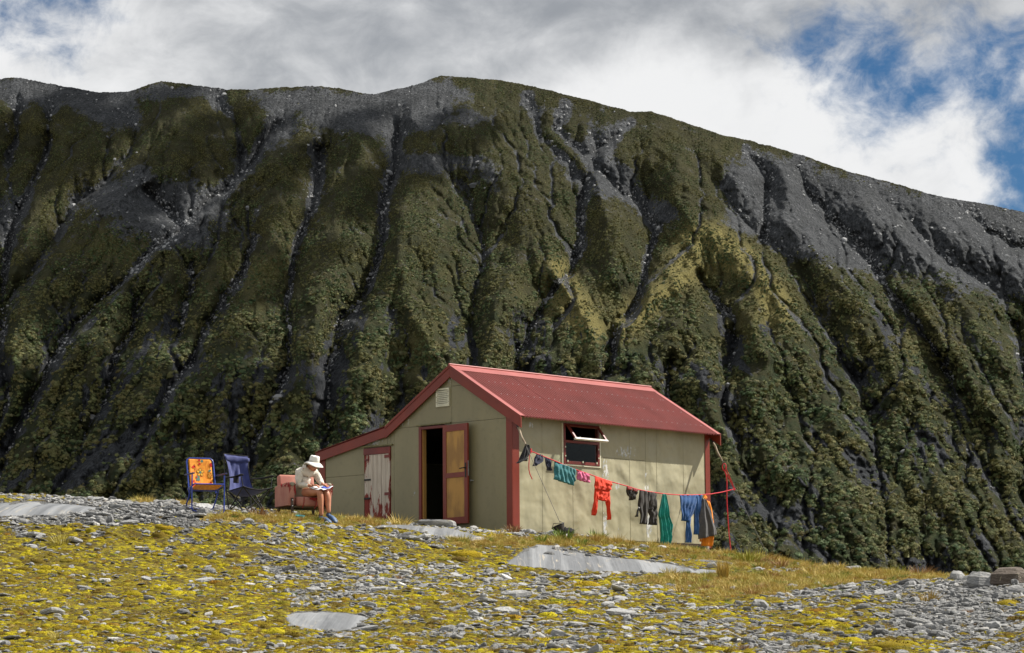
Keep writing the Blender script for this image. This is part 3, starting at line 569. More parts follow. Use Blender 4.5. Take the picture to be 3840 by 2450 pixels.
# ---- bedrock
m, t, b = new_mat('bedrock'); b.inputs['Roughness'].default_value = .55; b.inputs['Specular IOR Level'].default_value = .35
pos = t.new('ShaderNodeNewGeometry').outputs['Position']
band = t.noise(t.scale(pos, (1,.018,.06)), 2.6, 6, .6, .25); band2 = t.noise(t.scale(pos, (1,.014,.05)), 6.5, 6, .62, .2); st = t.noise(pos, .9, 5, .6)
c_ = t.mix(t.ramp(band, .42, .58), (.125,.131,.139,1), (.215,.223,.232,1)); c_ = t.mix(t.ramp(band2, .53, .64), c_, (.095,.10,.106,1))
wv = t.noise(t.scale(pos, (1,.05,.15)), 2.4, 4, .55, .9); vein = t.ramp(t.math('ABSOLUTE', t.math('SUBTRACT', wv, .5)), .0, .018, 1, 0); c_ = t.mix(t.math('MULTIPLY', vein, t.ramp(st, .45, .6)), c_, (.36,.32,.25,1))
c_ = t.mix(t.ramp(t.noise(pos, 1.7, 5, .7), .62, .72), c_, (.26,.205,.12,1))
t.l.new(c_, b.inputs['Base Color']); bump(t, b, t.math('ADD', band2, t.math('MULTIPLY', band, 2)), .7, .02)
BED = m
for lb, poly in SLABS:
    q = np.array(poly, float); nx_ = int(np.clip((q[:, 0].max()-q[:, 0].min())/7, 16, 130)); ny_ = int(np.clip((q[:, 1].max()-q[:, 1].min())/1.6, 10, 60))
    X_, Y_ = np.meshgrid(np.linspace(q[:, 0].min()-12, q[:, 0].max()+12, nx_), np.linspace(q[:, 1].min()-3, q[:, 1].max()+3, ny_))
    d = poly_dist(X_, Y_, poly, 5.); H = ground_hit(X_, Y_); HY0 = H[..., 1].copy(); dn = d+9*fbm(H[..., 0]/.25, H[..., 1]/.3, 3, .6, seed=301)
    H[..., 2] = ground_z(H[..., 0], H[..., 1])+np.where(dn > -14, -.10+.098*sstep(dn, -12, 14)+.022*sstep(dn, 10, 110), -.10)+.012*fbm(H[..., 0]/.9, H[..., 1]/1.6, 3, .5, seed=311)+.010*fbm(H[..., 0]/.22, H[..., 1]/.9, 3, .5, seed=321, ridged=True)
    ii = np.arange(X_.size).reshape(X_.shape); keep = (dn > -18) & (np.abs(HY0-50.) > 1e-6); Fs = np.stack([ii[:-1, :-1], ii[1:, :-1], ii[1:, 1:], ii[:-1, 1:]], -1)
    kk = keep[:-1, :-1] | keep[1:, :-1] | keep[1:, 1:] | keep[:-1, 1:]; Fs = Fs[kk]
    us, inv = np.unique(Fs, return_inverse=True); Vs = H.reshape(-1, 3)[us]; c0 = Vs.mean(0)
    # a skirt down into the soil gives the slab thickness
    c0z = .04 if 'hut door' in lb else 0.
    o = mesh_np('bedrock_slab', Vs-c0, inv.reshape(-1, 4), BED, True); o.location = c0+np.array([0,0,c0z])
    sm = o.modifiers.new('depth', 'SOLIDIFY'); sm.thickness = .12; sm.offset = -1
    tag(o, lb, 'rock slab')

# ---- loose stones
def stone_mat(name, a, b2, c2=None):
    m, t, b = new_mat(name); b.inputs['Roughness'].default_value = .8; b.inputs['Specular IOR Level'].default_value = .3
    rnd = t.new('ShaderNodeObjectInfo').outputs['Random']; tc = t.new('ShaderNodeTexCoord').outputs['Object']
    base = t.mix(rnd, a+(1,), b2+(1,)); nn = t.noise(t.scale(tc, (1,1,3)), 3, 5, .65)
    base = t.mix(t.ramp(nn, .35, .65), base, t.mix(.5, base, (c2 or (.42,.41,.38))+(1,)))
    lich = t.noise(tc, 5, 4, .7); base = t.mix(t.ramp(lich, .64, .70), base, (.34,.31,.22,1))
    t.l.new(base, b.inputs['Base Color']); bump(t, b, nn, .8, .06); return m
ST_DARK = stone_mat('slate_dark', (.085,.09,.098), (.20,.205,.21)); ST_GREY = stone_mat('slate_grey', (.19,.195,.205), (.37,.375,.375)); ST_PALE = stone_mat('quartz_pale', (.46,.45,.43), (.66,.65,.62), (.30,.29,.26))
def stone_mesh(kind, seed, mt):
    r = random.Random(seed); mb = MB(); n = r.randint(6, 9); rs = []
    ang = sorted((j+r.uniform(-.33, .33))*2*math.pi/n for j in range(n)); asp = r.uniform(.5, .85); rad = [r.uniform(.62, 1.05) for _ in ang]
    if kind == 'flat': lv = [(-.16,.86),(-.03,1.),(.11,.95),(.17,.78)]
    elif kind == 'block': lv = [(-.4,.75),(-.1,1.),(.25,.92),(.45,.6)]
    else: lv = [(-.42,.55),(-.2,.92),(.1,1.),(.34,.8),(.48,.42)]
    tx, ty = r.uniform(-.16, .16), r.uniform(-.16, .16)
    for z, q in lv:
        rs.append([Vector((math.cos(a)*rd*q*(1+r.uniform(-.06,.06)), math.sin(a)*rd*q*asp*(1+r.uniform(-.06,.06)), z*(1+r.uniform(-.12,.12))+tx*math.cos(a)*rd*q+ty*math.sin(a)*rd*q)) for a, rd in zip(ang, rad)])
    mb.rings(rs); return mb.mesh('stone', mt, 40 if kind == 'round' else None)
STM = [stone_mesh(k_, 100+i, mt) for i, (k_, mt) in enumerate((('flat',ST_GREY),('flat',ST_DARK),('flat',ST_GREY),('block',ST_DARK),('round',ST_GREY),('flat',ST_GREY),('block',ST_GREY),('round',ST_PALE),('flat',ST_PALE),('flat',ST_DARK)))]
rg = np.random.RandomState(21)
def pick(n, wfun, ymin=1845, ymax=2475, xm=60):
    px = rg.rand(n*6)*(3840+2*xm)-xm; py = ymin+rg.rand(n*6)*(ymax-ymin)
    Yd = 26.4+(58-26.4)*rg.rand(n*6)**1.25; s_ = (rg.rand(n*6)-.5)*.42; x = s_*Yd; z = ground_z(x, Yd); p_, q_ = to_px(np.stack([x, Yd, z], -1))
    w = wfun(p_, q_, x, Yd); lv = (x-HUT_C[0])*HV[0]+(Yd-HUT_C[1])*HV[1]; lu = (x-HUT_C[0])*HU[0]+(Yd-HUT_C[1])*HU[1]
    w = w*~((lv > -.04) & (lv < 6.2) & (lu > -.04) & (lu < 5.6))
    ok = np.nonzero(rg.rand(n*6) < w)[0][:n]; return x[ok], Yd[ok], p_[ok], q_[ok]
def wg(p, q, x, y):
    mo, gr, sl, a, b_ = zones(p, q, x, y); return np.clip(1-.93*mo-.95*gr, .02, 1)*(1-sl)**4*(y/50)**.5
# individual stones: the large ones, sized and placed over the slope
BOULDM = stone_mat('brown_boulder', (.07,.055,.042), (.09,.07,.055), (.13,.11,.09)); STONES = []; STONE_XY = []
FEAT = [(2085,2062,46,7,'pale round stone lying against the top of the big bedrock slab'),(390,2190,62,8,'white quartz boulder sitting in the moss at lower left'),(1778,2312,58,6,'light grey block tilted on edge right of the foreground bedrock patch'),
 (2270,2236,50,4,'rounded light stone half sunk in gravel below the big slab'),(985,1984,48,4,'pale rounded stone in the moss below the armchair'),(1225,1965,22,7,'small white stone beside the blue clogs'),
 (2060,2085,44,3,'dark stone at the left end of the big bedrock slab'),(2125,2088,40,1,'dark flat stone lying in the middle of the big bedrock slab'),(2210,2088,46,1,'dark flat shard near the upper edge of the big bedrock slab'),(2120,2066,34,1,'thin dark shard at the upper left of the big bedrock slab'),
 (3686,2200,150,6,'large grey angular boulder in the pile at the right edge'),(3790,2194,175,3,'large dark brown flat topped boulder at the right edge'),(3640,2184,66,7,'white stone wedged left of the large grey boulder'),(3590,2182,92,6,'light grey wedge shaped rock at the left of the boulder pile'),(3738,2180,64,7,'white stone tucked behind the dark brown boulder'),(3805,2228,92,4,'grey rounded rock below the dark brown boulder'),
 (2285,2232,30,5,'flat grey stone right beside the rounded light stone'),(2280,2280,64,0,'jagged pale slab shard standing proud of the gravel at lower right of centre'),(560,2255,60,2,'flat grey plate of slate in the moss at lower left'),(310,2218,64,1,'dark split slate sitting in the moss below the white boulder'),(200,2305,90,2,'broad flat slate almost flush with the moss at far lower left'),(620,2238,50,1,'flat dark pebble shaped slate left of centre in the moss')]
for px, py, w, k_, lb in FEAT:
    p = GP(px, py); sc_ = w*p.y/FPX/2*1.12
    o = bpy.data.objects.new('boulder' if w > 90 else 'stone', STM[k_]); COL.objects.link(o); o.location = p+Vector((0,0,sc_*.18)); o.scale = (sc_, sc_, sc_*(1.0 if k_ in (3,4,6,7) else 1.15)); o.rotation_euler = (-.08, .05, (px % 7)*.3-.8)
    if 'tilted on edge' in lb: o.rotation_euler = (.5, .25, .5)
    if 'dark brown flat' in lb or 'large grey angular' in lb:
        o.data = o.data.copy(); o.data.materials[0] = BOULDM if 'brown' in lb else ST_DARK
    tag(o, lb, 'stone'); STONES.append(o); STONE_XY.append((p.x, p.y, sc_))
sx, sy, sp_, sq = pick(215, lambda p, q, x, y: np.clip(wg(p, q, x, y)+.12*(zones(p, q, x, y)[2] < .1)*(zones(p, q, x, y)[1] < .4), 0, 1)*(q > 1890)*(p > -20)*(p < 3860)*(y/50)**1.0)
LM_ = [(1650,1985,'bedrock hump below the door'),(2250,2100,'big bedrock slab'),(1230,2335,'foreground bedrock patch'),(150,1910,'long bedrock slab at the left edge'),(2710,2160,'tall upright grass tuft'),(1180,2035,'wide dry golden tuft'),(390,2190,'white quartz boulder'),(3686,2196,'boulder pile at the right edge'),(3480,2250,'olive grass cushion on the gravel'),(3070,2345,'moss mound on the gravel'),(3340,2430,'moss bank at the bottom right'),(985,1984,'pale stone below the armchair'),(707,1924,'orange chair'),(1925,2003,'rusty tuft at the hut corner'),(230,2044,'dry brown tuft at the far left'),(2270,2236,'rounded light stone below the big slab'),(1778,2312,'tilted light block'),(990,2345,'large yellow moss mound'),(2560,2228,'rounded dry tuft'),(3240,2188,'small slab at the gravel edge'),(2280,2280,'jagged pale slab shard'),(200,2305,'broad flat slate at far lower left'),(560,2255,'flat slate plate in the moss'),(1740,2085,'bright moss patch beside the big slab'),(300,2420,'lower left corner of the frame'),(2600,2400,'bottom edge right of centre'),(1700,2420,'bottom edge at centre')]
KN = ['mid grey slate','dark flat slate','thin grey slate','dark angular stone','rounded grey stone','broad grey slate','blocky grey stone','rounded white stone','flat white stone','thin dark slate']
USED = set()
def name_it(nm, p, q):
    lb = nm+' '+where(p, q)
    if lb in USED:
        d = sorted(((p-a)*.45)**2+(q-b_)**2 for a, b_, _ in LM_)[1]; nx = next(n_ for a, b_, n_ in LM_ if ((p-a)*.45)**2+(q-b_)**2 == d); l2 = lb+', towards the '+nx
        if len(l2.split()) <= 16: lb = l2
    USED.add(lb); return lb
def where(p, q):
    d = [math.hypot((p-a)*.45, (q-b_)) for a, b_, _ in LM_]; k = int(np.argmin(d)); a, b_, nm = LM_[k]; dx, dy = (p-a)*.45, q-b_
    near = 'just ' if d[k] < 32 else ''; return near+(('below' if dy > 0 else 'above') if abs(dy) > abs(dx) else ('right of' if dx > 0 else 'left of'))+' the '+nm
for k, (x, y, p, q) in enumerate(zip(sx, sy, sp_, sq)):
    kk = int(rg.choice(10, p=[.19,.13,.16,.07,.10,.16,.08,.03,.03,.05])); sc_ = float(np.clip(.075*math.exp(rg.randn()*.38)*(1 if p < 2700 else .85), .045, .2))
    o = bpy.data.objects.new('stone', STM[kk]); COL.objects.link(o); o.location = (x, y, float(surf(x, y))+sc_*.10); o.scale = (sc_, sc_*rg.uniform(.75, 1.1), sc_*rg.uniform(.7, 1.3)); o.rotation_euler = (rg.randn()*.12+.05, rg.randn()*.12, rg.rand()*6.28)
    szn = 'small ' if sc_ < .068 else 'large ' if sc_ > .10 else ''
    tag(o, name_it(szn+KN[kk], p, q), 'stone', 'loose stones on the slope'); STONES.append(o)
PROTO = [next(o for o in STONES if o.data is me) for me in STM]
x, y, p, q = pick(62000, wg)
s_ = .025*np.exp(rg.randn(len(x))*.52)*(.75+.5*(y/45)); kk = rg.choice(10, len(x), p=[.20,.10,.17,.04,.10,.17,.07,.045,.055,.05]); kk = np.where((p > 2750) & (q > 2170) & (rg.rand(len(x)) < .55), rg.choice([1,9,3], len(x)), kk)
scatter('gravel', np.stack([x, y, surf(x, y)+s_*.15], -1), np.stack([rg.randn(len(x))*.2+.02, rg.randn(len(x))*.2, rg.rand(len(x))*6.28], -1), np.stack([s_*1.15, s_*(.75+.5*rg.rand(len(x))), s_*(.55+.6*rg.rand(len(x)))], -1), kk, PROTO, label='loose slate shards and gravel scattered over the slope')

# ---- moss cushions
m, t, b = new_mat('moss'); b.inputs['Roughness'].default_value = 1; b.inputs['Specular IOR Level'].default_value = .1
rnd = t.new('ShaderNodeObjectInfo').outputs['Random']; pos = t.new('ShaderNodeNewGeometry').outputs['Position']
cr = t.new('ShaderNodeValToRGB'); t.l.new(rnd, cr.inputs[0]); e = cr.color_ramp.elements
for k, (p_, c_) in enumerate(((0,(.10,.065,.014)),(.30,(.24,.18,.010)),(.58,(.38,.315,.012)),(.84,(.48,.405,.016)),(.93,(.24,.12,.012)),(1,(.20,.21,.020)))):
    q_ = e[k] if k < 2 else e.new(p_)
    q_.position = p_; q_.color = c_+(1,)
nn = t.noise(pos, 60, 4, .7); t.l.new(t.mix(t.ramp(nn, .3, .6), t.mix(.6, cr.outputs[0], (.05,.035,.008,1)), t.mix(t.math('MULTIPLY', t.ramp(t.noise(pos, 1.1, 5, .6), .46, .64), .7), cr.outputs[0], (.11,.080,.014,1))), b.inputs['Base Color']); bump(t, b, nn, 1, .02); MOSSM = m
def cushion_mesh(seed):
    r = random.Random(seed); mb = MB(); k_ = 12; rs = []; ph = [r.uniform(0, 6.28) for _ in range(4)]
    for z, q in ((-.75,.98),(.04,1.02),(.22,.84),(.34,.58),(.39,.28)):
        rs.append([Vector((q*(1+.16*math.sin(2*a+ph[0])+.10*math.sin(5*a+ph[1]))*math.cos(a), q*(.78+.12*math.sin(3*a+ph[2]))*math.sin(a), z*(1+.22*math.sin(3*a+ph[3])+r.uniform(-.13,.13)))) for a in [2*math.pi*j/k_ for j in range(k_)]])
    mb.rings(rs)
    for _ in range(70):
        a = r.uniform(0, 6.28); q = math.sqrt(r.random())*.92; c = Vector((q*math.cos(a), .8*q*math.sin(a), .39*(1-q*q)**.6+.0)); w = r.uniform(.03, .06); d = Vector((r.uniform(-.4,.4)+c.x*.5, r.uniform(-.4,.4)+c.y*.5, 1)).normalized()*r.uniform(.08, .17); s = Vector((math.cos(a*7), math.sin(a*7), 0))*w
        mb.add([c-s, c+s, c+d], [(0,1,2)])
    return mb.mesh('moss_cushion', MOSSM, 60)
MSM = [cushion_mesh(i) for i in range(4)]; MOSS = []
for k, (px, py, w, lb) in enumerate(((990,2345,170,'large rounded yellow moss mound left of the foreground bedrock patch'),(3070,2345,150,'dark edged moss mound on the gravel at lower right'),(3340,2430,190,'long thick moss bank at the bottom right of the frame'),(1740,2085,120,'bright yellow green moss patch left of the big bedrock slab'))):
    p = GP(px, py); s = w*p.y/FPX/2; o = bpy.data.objects.new('moss_cushion', MSM[k]); COL.objects.link(o); o.location = p; o.scale = (s, s*1.3, s*.42); tag(o, lb, 'moss'); MOSS.append(o)
def wm(p, q, x, y): mo, gr, sl, a, b_ = zones(p, q, x, y); return np.clip(mo*1.1-.15, .012, 1)*(1-sl)**4*(1-.8*gr)*(y/50)**.5
x, y, p, q = pick(26000, wm); s_ = .034*np.exp(rg.randn(len(x))*.5); kk = rg.randint(0, 4, len(x))
scatter('moss', np.stack([x, y, surf(x, y)-.004-.1*s_], -1), np.stack([rg.randn(len(x))*.08, rg.randn(len(x))*.08, rg.rand(len(x))*6.28], -1), np.stack([s_, s_*(.8+.5*rg.rand(len(x))), s_*(.5+.5*rg.rand(len(x)))], -1), kk, MOSS, label='yellow moss cushions spread over the stony slope')

# ---- grass
def grass_mat(name, cols_):
    m, t, b = new_mat(name); b.inputs['Roughness'].default_value = .6; b.inputs['Specular IOR Level'].default_value = .25
    rnd = t.new('ShaderNodeObjectInfo').outputs['Random']; cr = t.new('ShaderNodeValToRGB'); t.l.new(rnd, cr.inputs[0]); e = cr.color_ramp.elements
    for k, c_ in enumerate(cols_):
        q_ = e[k] if k < 2 else e.new(.5)
        q_.position = k/(len(cols_)-1); q_.color = c_+(1,)
    t.l.new(cr.outputs[0], b.inputs['Base Color']); return m
GOLD = grass_mat('grass_gold', [(.26,.16,.035),(.42,.30,.07),(.52,.40,.12),(.40,.33,.05),(.26,.27,.04)]); RUST = grass_mat('grass_rust', [(.26,.145,.06),(.36,.22,.09)]); GREEN = grass_mat('grass_green', [(.10,.17,.025),(.20,.25,.04)])
def tuft_mesh(seed, n, mt, up=.9, h=(.6,1.1), w=.03, name='grass_tuft', r0=.35):
    r = random.Random(seed); mb = MB()
    for _ in range(n):
        a = r.uniform(0, 6.283); q = r0*math.sqrt(r.random()); b_ = a+r.uniform(-.8, .8); p0 = Vector((q*math.cos(b_), q*math.sin(b_), -.05)); L = r.uniform(*h); ln = r.uniform(.1, 1)*(1.25-up)
        d = Vector((math.cos(a)*ln, math.sin(a)*ln, 1)).normalized(); s = Vector((-math.sin(a*3), math.cos(a*3), 0))*w*r.uniform(.7, 1.2)
        p1 = p0+d*L*.6; p2 = p0+d*L+Vector((math.cos(a), math.sin(a), -.5))*L*.22*ln
        mb.add([p0-s, p0+s, p1+s*.8, p1-s*.8, p2], [(0,1,2,3),(3,2,4)])
    return mb.mesh(name, mt)
TFM = [tuft_mesh(1, 70, GOLD, .5, w=.016), tuft_mesh(2, 90, GOLD, .25, (.5,1.), .016), tuft_mesh(3, 50, GOLD, .75, (.5,1.2), .015), tuft_mesh(4, 60, GREEN, .6), tuft_mesh(5, 90, RUST, .3, (.6,1.), .022), tuft_mesh(6, 120, GOLD, 1.05, (.6,1.2), .016, r0=.2)]
TUFTS = []
for px, py, h, k, lb in ((700,1896,30,0,'golden grass tuft on the shale crest left of the orange chair'),(1180,2040,46,1,'wide dry golden tuft on the stony slope below the armchair'),(1395,1968,30,2,'sparse golden tuft at the foot of the weathered small door'),(1190,1958,24,3,'bright green grass around the blue clogs'),(1925,2003,44,4,'rusty brown grass tuft at the foot of the hut corner'),(2710,2182,84,5,'tall upright golden grass tuft right of the big bedrock slab'),
      (150,1858,32,0,'golden tuft on the rocky crest at far left'),(540,1890,28,0,'golden tuft on the shale crest midway to the chairs'),(1490,1970,24,3,'thin green grass shoots between the two hut doors'),(2560,2228,50,1,'rounded dry tuft below the tall upright grass'),(3480,2256,60,1,'olive grass cushion on the gravel bank at the right'),(230,2044,62,0,'dry brown tuft standing in the moss at the far left'),(2160,2000,24,4,'rusty seed stalks by the hut side wall')):
    p = GP(px, py); s = h*p.y/FPX; o = bpy.data.objects.new('grass_tuft', TFM[k]); COL.objects.link(o); o.location = p; o.scale = (s*(1.5 if k in (0,1) else .9), s*1.2, s); o.rotation_euler = (0,0,px % 6); tag(o, lb, 'grass tuft'); TUFTS.append(o)
def wq(p, q, x, y):
    mo, gr, sl, a, b_ = zones(p, q, x, y); lu = (x-HUT_C[0])*HU[0]+(y-HUT_C[1])*HU[1]; lv = (x-HUT_C[0])*HV[0]+(y-HUT_C[1])*HV[1]
    return np.clip(gr*1.05, .10, 1)*(1-sl)**4*(1-.85*((lv > 2.6) & (lv < 6.3) & (lu > -.30) & (lu < .1)))
x, y, p, q = pick(30000, wq); kk = rg.choice(5, len(x), p=[.37,.42,.13,.04,.04]); zg = zones(p, q, x, y)[1]
s_ = (.024+.034*zg)*np.exp(rg.randn(len(x))*.38)
s_ = s_*np.where(rg.rand(len(x)) < .07, 1.7, 1.); s_ = s_*(1-.2*sstep(y, 48, 54)*(p > 1900)*(p < 2700))
scatter('grass', np.stack([x, y, surf(x, y)-.004], -1), np.stack([rg.randn(len(x))*.1, rg.randn(len(x))*.1, rg.rand(len(x))*6.28], -1), np.stack([s_*1.35, s_*1.35, s_], -1), kk, TUFTS[:5], label='golden dry grass growing on the slope and around the hut')
# ------------------------------------------------------------------ the hut.  local axes: x = v (back along the side wall), y = u (left along the gable), z up
HL, HA, HH, HO, HM = 6.12, 1.631, 3.44, .302, .5965
KU, KZ, LM, WU = 3.495, 2.328, .19, 5.54
def roof_z(u): return HH-HM*abs(u-HA) if u < KU else KZ-LM*(u-KU)
hut = empty('mountain_hut', HUT_C, math.pi/2-HTH, label='khaki iron clad hut with red corrugated roof and open door', cat='hut')
def paint(name, base, dark, flakes=(), flake_c=(.62,.62,.60), dent=.0, thr=.60, stain=.5):
    m, t, b = new_mat(name); b.inputs['Roughness'].default_value = .42; b.inputs['Specular IOR Level'].default_value = .4
    oc = t.new('ShaderNodeTexCoord').outputs['Object']
    n1 = t.noise(t.scale(oc, (1,1,.35)), 1.6, 6, .6); n2 = t.noise(oc, 7, 6, .65); n3 = t.noise(t.scale(oc, (1,1,.5)), 12, 7, .72); n4 = t.noise(t.scale(oc, (1,1,.08)), 16, 4, .6)
    c = t.mix(t.ramp(n1, .3, .7), base+(1,), dark+(1,)); c = t.mix(t.math('MULTIPLY', t.ramp(n2, .5, .75), stain), c, tuple(x*.75 for x in dark)+(1,)); c = t.mix(t.math('MULTIPLY', t.ramp(n4, .5, .7), .04*stain), c, tuple(x*.62 for x in dark)+(1,))
    msk = 0.
    for cx_, cy_, cz_, rx, ry, rz, w in flakes:
        s = t.new('ShaderNodeVectorMath', operation='SUBTRACT'); t.l.new(oc, s.inputs[0]); s.inputs[1].default_value = (cx_, cy_, cz_)
        q = t.scale(s.outputs[0], (1/rx, 1/ry, 1/rz)); ln = t.new('ShaderNodeVectorMath', operation='LENGTH'); t.l.new(q, ln.inputs[0])
        msk = t.math('ADD', msk, t.ramp(ln.outputs['Value'], .2, 1., w, 0.))
    if flakes:
        f = t.ramp(t.math('ADD', n3, msk), thr+.125, thr+.15); c = t.mix(f, c, t.mix(t.ramp(n2, .42, .58), flake_c+(1,), (.36,.39,.42,1)))
    t.l.new(c, b.inputs['Base Color'])
    if dent:
        d1 = t.noise(t.scale(oc, (1,1,.8)), 1.7, 1.5, .45, .2); d2 = t.noise(oc, 5, 1, .5)
        bump(t, b, t.math('ADD', d1, t.math('MULTIPLY', d2, .10)), 1., dent)
    else: bump(t, b, n3, .25, .004)
    return m
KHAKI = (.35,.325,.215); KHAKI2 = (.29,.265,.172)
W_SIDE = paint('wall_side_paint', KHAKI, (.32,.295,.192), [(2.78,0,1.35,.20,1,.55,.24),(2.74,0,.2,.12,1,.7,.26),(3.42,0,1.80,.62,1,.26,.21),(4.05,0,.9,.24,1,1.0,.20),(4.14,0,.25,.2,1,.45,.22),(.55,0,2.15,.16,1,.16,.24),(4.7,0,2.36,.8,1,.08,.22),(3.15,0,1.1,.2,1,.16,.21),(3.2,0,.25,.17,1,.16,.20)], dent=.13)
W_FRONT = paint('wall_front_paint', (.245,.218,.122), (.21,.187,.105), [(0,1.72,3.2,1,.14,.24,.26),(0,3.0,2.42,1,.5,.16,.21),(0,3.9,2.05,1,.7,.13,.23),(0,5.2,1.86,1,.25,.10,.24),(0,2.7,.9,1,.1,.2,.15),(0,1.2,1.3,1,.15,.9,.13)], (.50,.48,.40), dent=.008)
RED = paint('red_paint', (.20,.027,.012), (.155,.022,.011), stain=.4); RED_D = paint('red_paint_old', (.185,.024,.016), (.12,.019,.015))
ROOFM = paint('red_roofing', (.235,.053,.044), (.18,.042,.035), stain=.4); CAPM = paint('red_flashing', (.33,.085,.075), (.28,.068,.060), stain=.3)
CREAM = mat('cream_paint', (.62,.60,.46), (.52,.50,.38), 6, .5); DARKWOOD = mat('dark_interior_wood', (.05,.03,.018), (.03,.018,.012), 5, .9); BLACKM = mat('black_metal', (.012,.012,.013), None, 8, .45); GALV = mat('galvanised_steel', (.42,.44,.46), (.3,.31,.33), 20, .4, .5, metal=.6)
PLY = mat('ochre_ply', (.42,.235,.065), (.33,.175,.05), 3, .7, .3, stretch=(1,1,.3)); MOSSYK = mat('mossy_flashing', (.20,.18,.09), (.12,.11,.05), 9)
def clip_poly(poly, a, b_, c):     # keep a*u + b*z <= c
    out = []
    for (p, q) in zip(poly, poly[1:]+poly[:1]):
        dp, dq = a*p[0]+b_*p[1]-c, a*q[0]+b_*q[1]-c
        if dp <= 0: out.append(p)
        if (dp < 0 < dq) or (dq < 0 < dp): k = dp/(dp-dq); out.append((p[0]+(q[0]-p[0])*k, p[1]+(q[1]-p[1])*k))
    return out
GAP = .003
def front_panel(u0, u1, z0, z1, name='wall_panel'):
    poly = [(u0+GAP, z0+GAP), (u1-GAP, z0+GAP), (u1-GAP, z1-GAP), (u0+GAP, z1-GAP)]; off = .035
    if u0 >= KU-.01: poly = clip_poly(poly, LM, 1, KZ-off+LM*KU)
    else:
        poly = clip_poly(poly, -HM, 1, HH-off-HM*HA); poly = clip_poly(poly, HM, 1, HH-off+HM*HA)
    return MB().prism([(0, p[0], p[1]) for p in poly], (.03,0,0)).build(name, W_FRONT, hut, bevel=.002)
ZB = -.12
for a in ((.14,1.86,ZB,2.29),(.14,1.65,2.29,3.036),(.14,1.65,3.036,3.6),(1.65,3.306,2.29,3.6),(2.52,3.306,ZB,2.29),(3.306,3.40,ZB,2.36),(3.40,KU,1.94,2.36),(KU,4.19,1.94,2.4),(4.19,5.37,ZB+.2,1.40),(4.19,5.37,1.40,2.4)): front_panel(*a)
def side_panel(poly, name='wall_panel'):
    c = (sum(p[0] for p in poly)/len(poly), sum(p[1] for p in poly)/len(poly))
    return MB().prism([(p[0]+(GAP if p[0] < c[0] else -GAP), 0, p[1]) for p in poly], (0,.03,0)).build(name, W_SIDE, hut, bevel=.002)
ZT, ZS = 2.42, -.02
side_panel([(.18,ZS),(.88,ZS),(.88,ZT),(.18,ZT)])
side_panel([(.88,ZS),(1.785,ZS),(1.785,1.443),(1.454,1.443),(1.454,ZT),(.88,ZT)])
side_panel([(1.785,ZS),(2.68,ZS),(2.68,ZT),(2.604,ZT),(2.604,1.443),(1.785,1.443)]); side_panel([(1.46,2.275),(2.60,2.275),(2.60,ZT),(1.46,ZT)])
for a, b_ in ((2.68,3.54),(3.54,4.04)):
    side_panel([(a,ZS),(b_,ZS),(b_,1.64),(a,1.64)]); side_panel([(a,1.646),(b_,1.646),(b_,ZT),(a,ZT)])
for a, b_ in ((4.04,4.40),(4.40,5.27),(5.27,5.99)): side_panel([(a,ZS),(b_,ZS),(b_,ZT),(a,ZT)])
# thin lapped edges between the side sheets and their nail heads
lap = MB()
for v in (.88,1.785,2.68,3.54,4.40,5.27): lap.span((v-.012, -.004, ZS), (v+.006, -.0005, 1.44 if v == 1.785 else ZT))
lap.build('cover_strip', W_SIDE, hut)
nl = MB()
for v in (.9,1.8,2.7,3.56,4.42,5.29):
    for z in np.arange(.08, 2.3, .16):
        if v == 1.8 and z > 1.4: continue
        nl.lathe([(.006,0),(.004,.004)], 6, (v, -.006, float(z)), Matrix.Rotation(math.pi/2, 3, 'X'))
nl.build('nail_head', GALV, hut)
# lining, floor and the walls one cannot see from the front
MB().span((.04,.05,-.02), (HL-.06,WU-.1,.18)).build('floor', DARKWOOD, hut)
ln = MB(); prof = [(.04,0),(.04,2.30),(HA,3.30),(KU,2.24),(WU-.08,1.86),(WU-.08,0)]
ln.prism([(HL-.07, p[0], p[1]) for p in prof], (.05,0,0)); ln.span((.04,.035,-.02), (1.45,.06,2.4)); ln.span((2.61,.035,-.02), (HL-.07,.06,2.4)); ln.span((1.45,.035,-.02), (2.61,.06,1.44))
ln.span((.036,.06,0), (.055,1.80,2.25)); ln.span((.036,2.56,0), (.055,3.3,2.25)); ln.build('lining', DARKWOOD, hut)
MB().prism([(HL-.02, p[0], p[1]) for p in [(0,0),(0,2.42),(HA,3.40),(KU,2.29),(WU,1.9),(WU,.2)]], (.02,0,0)).build('rear_wall', W_FRONT, hut)
MB().span((.01,WU-.07,.1), (HL,WU-.03,1.86)).build('lean_to_wall', W_FRONT, hut)
# corner boards
cb = lambda a, b_: MB().span(a, b_).build('corner_board', RED, hut, bevel=.003)
cb((-.016,-.016,-.06), (-.001,.143,2.44)); cb((.0,-.017,-.06), (.19,-.001,2.36)); cb((HL-.14,-.017,-.1), (HL+.012,-.001,2.36)); cb((HL+.0005,-.0005,-.1), (HL+.014,.14,2.42)); cb((-.016,5.363,.15), (-.001,WU,1.90)); cb((-.001,WU-.028,.15), (.15,WU-.012,1.86))
# bargeboards with their flashing
def barge(u0, z0, u1, z1, v, depth, th=.032):
    bb = MB().prism([(v,u0,z0),(v,u1,z1),(v,u1,z1-depth),(v,u0,z0-depth)], (th,0,0)).build('bargeboard', RED, hut, bevel=.003); return bb
VF, VB = -.075, HL+.03
for v in (VF, VB-.02):
    barge(-HO-.005, roof_z(-HO)-.012, HA, HH-.012, v, .215); barge(HA+.001, HH-.012, KU, KZ-.012, v, .215); barge(KU+.001, KZ-.012, WU+.06, roof_z(WU+.06)-.012, v, .19)
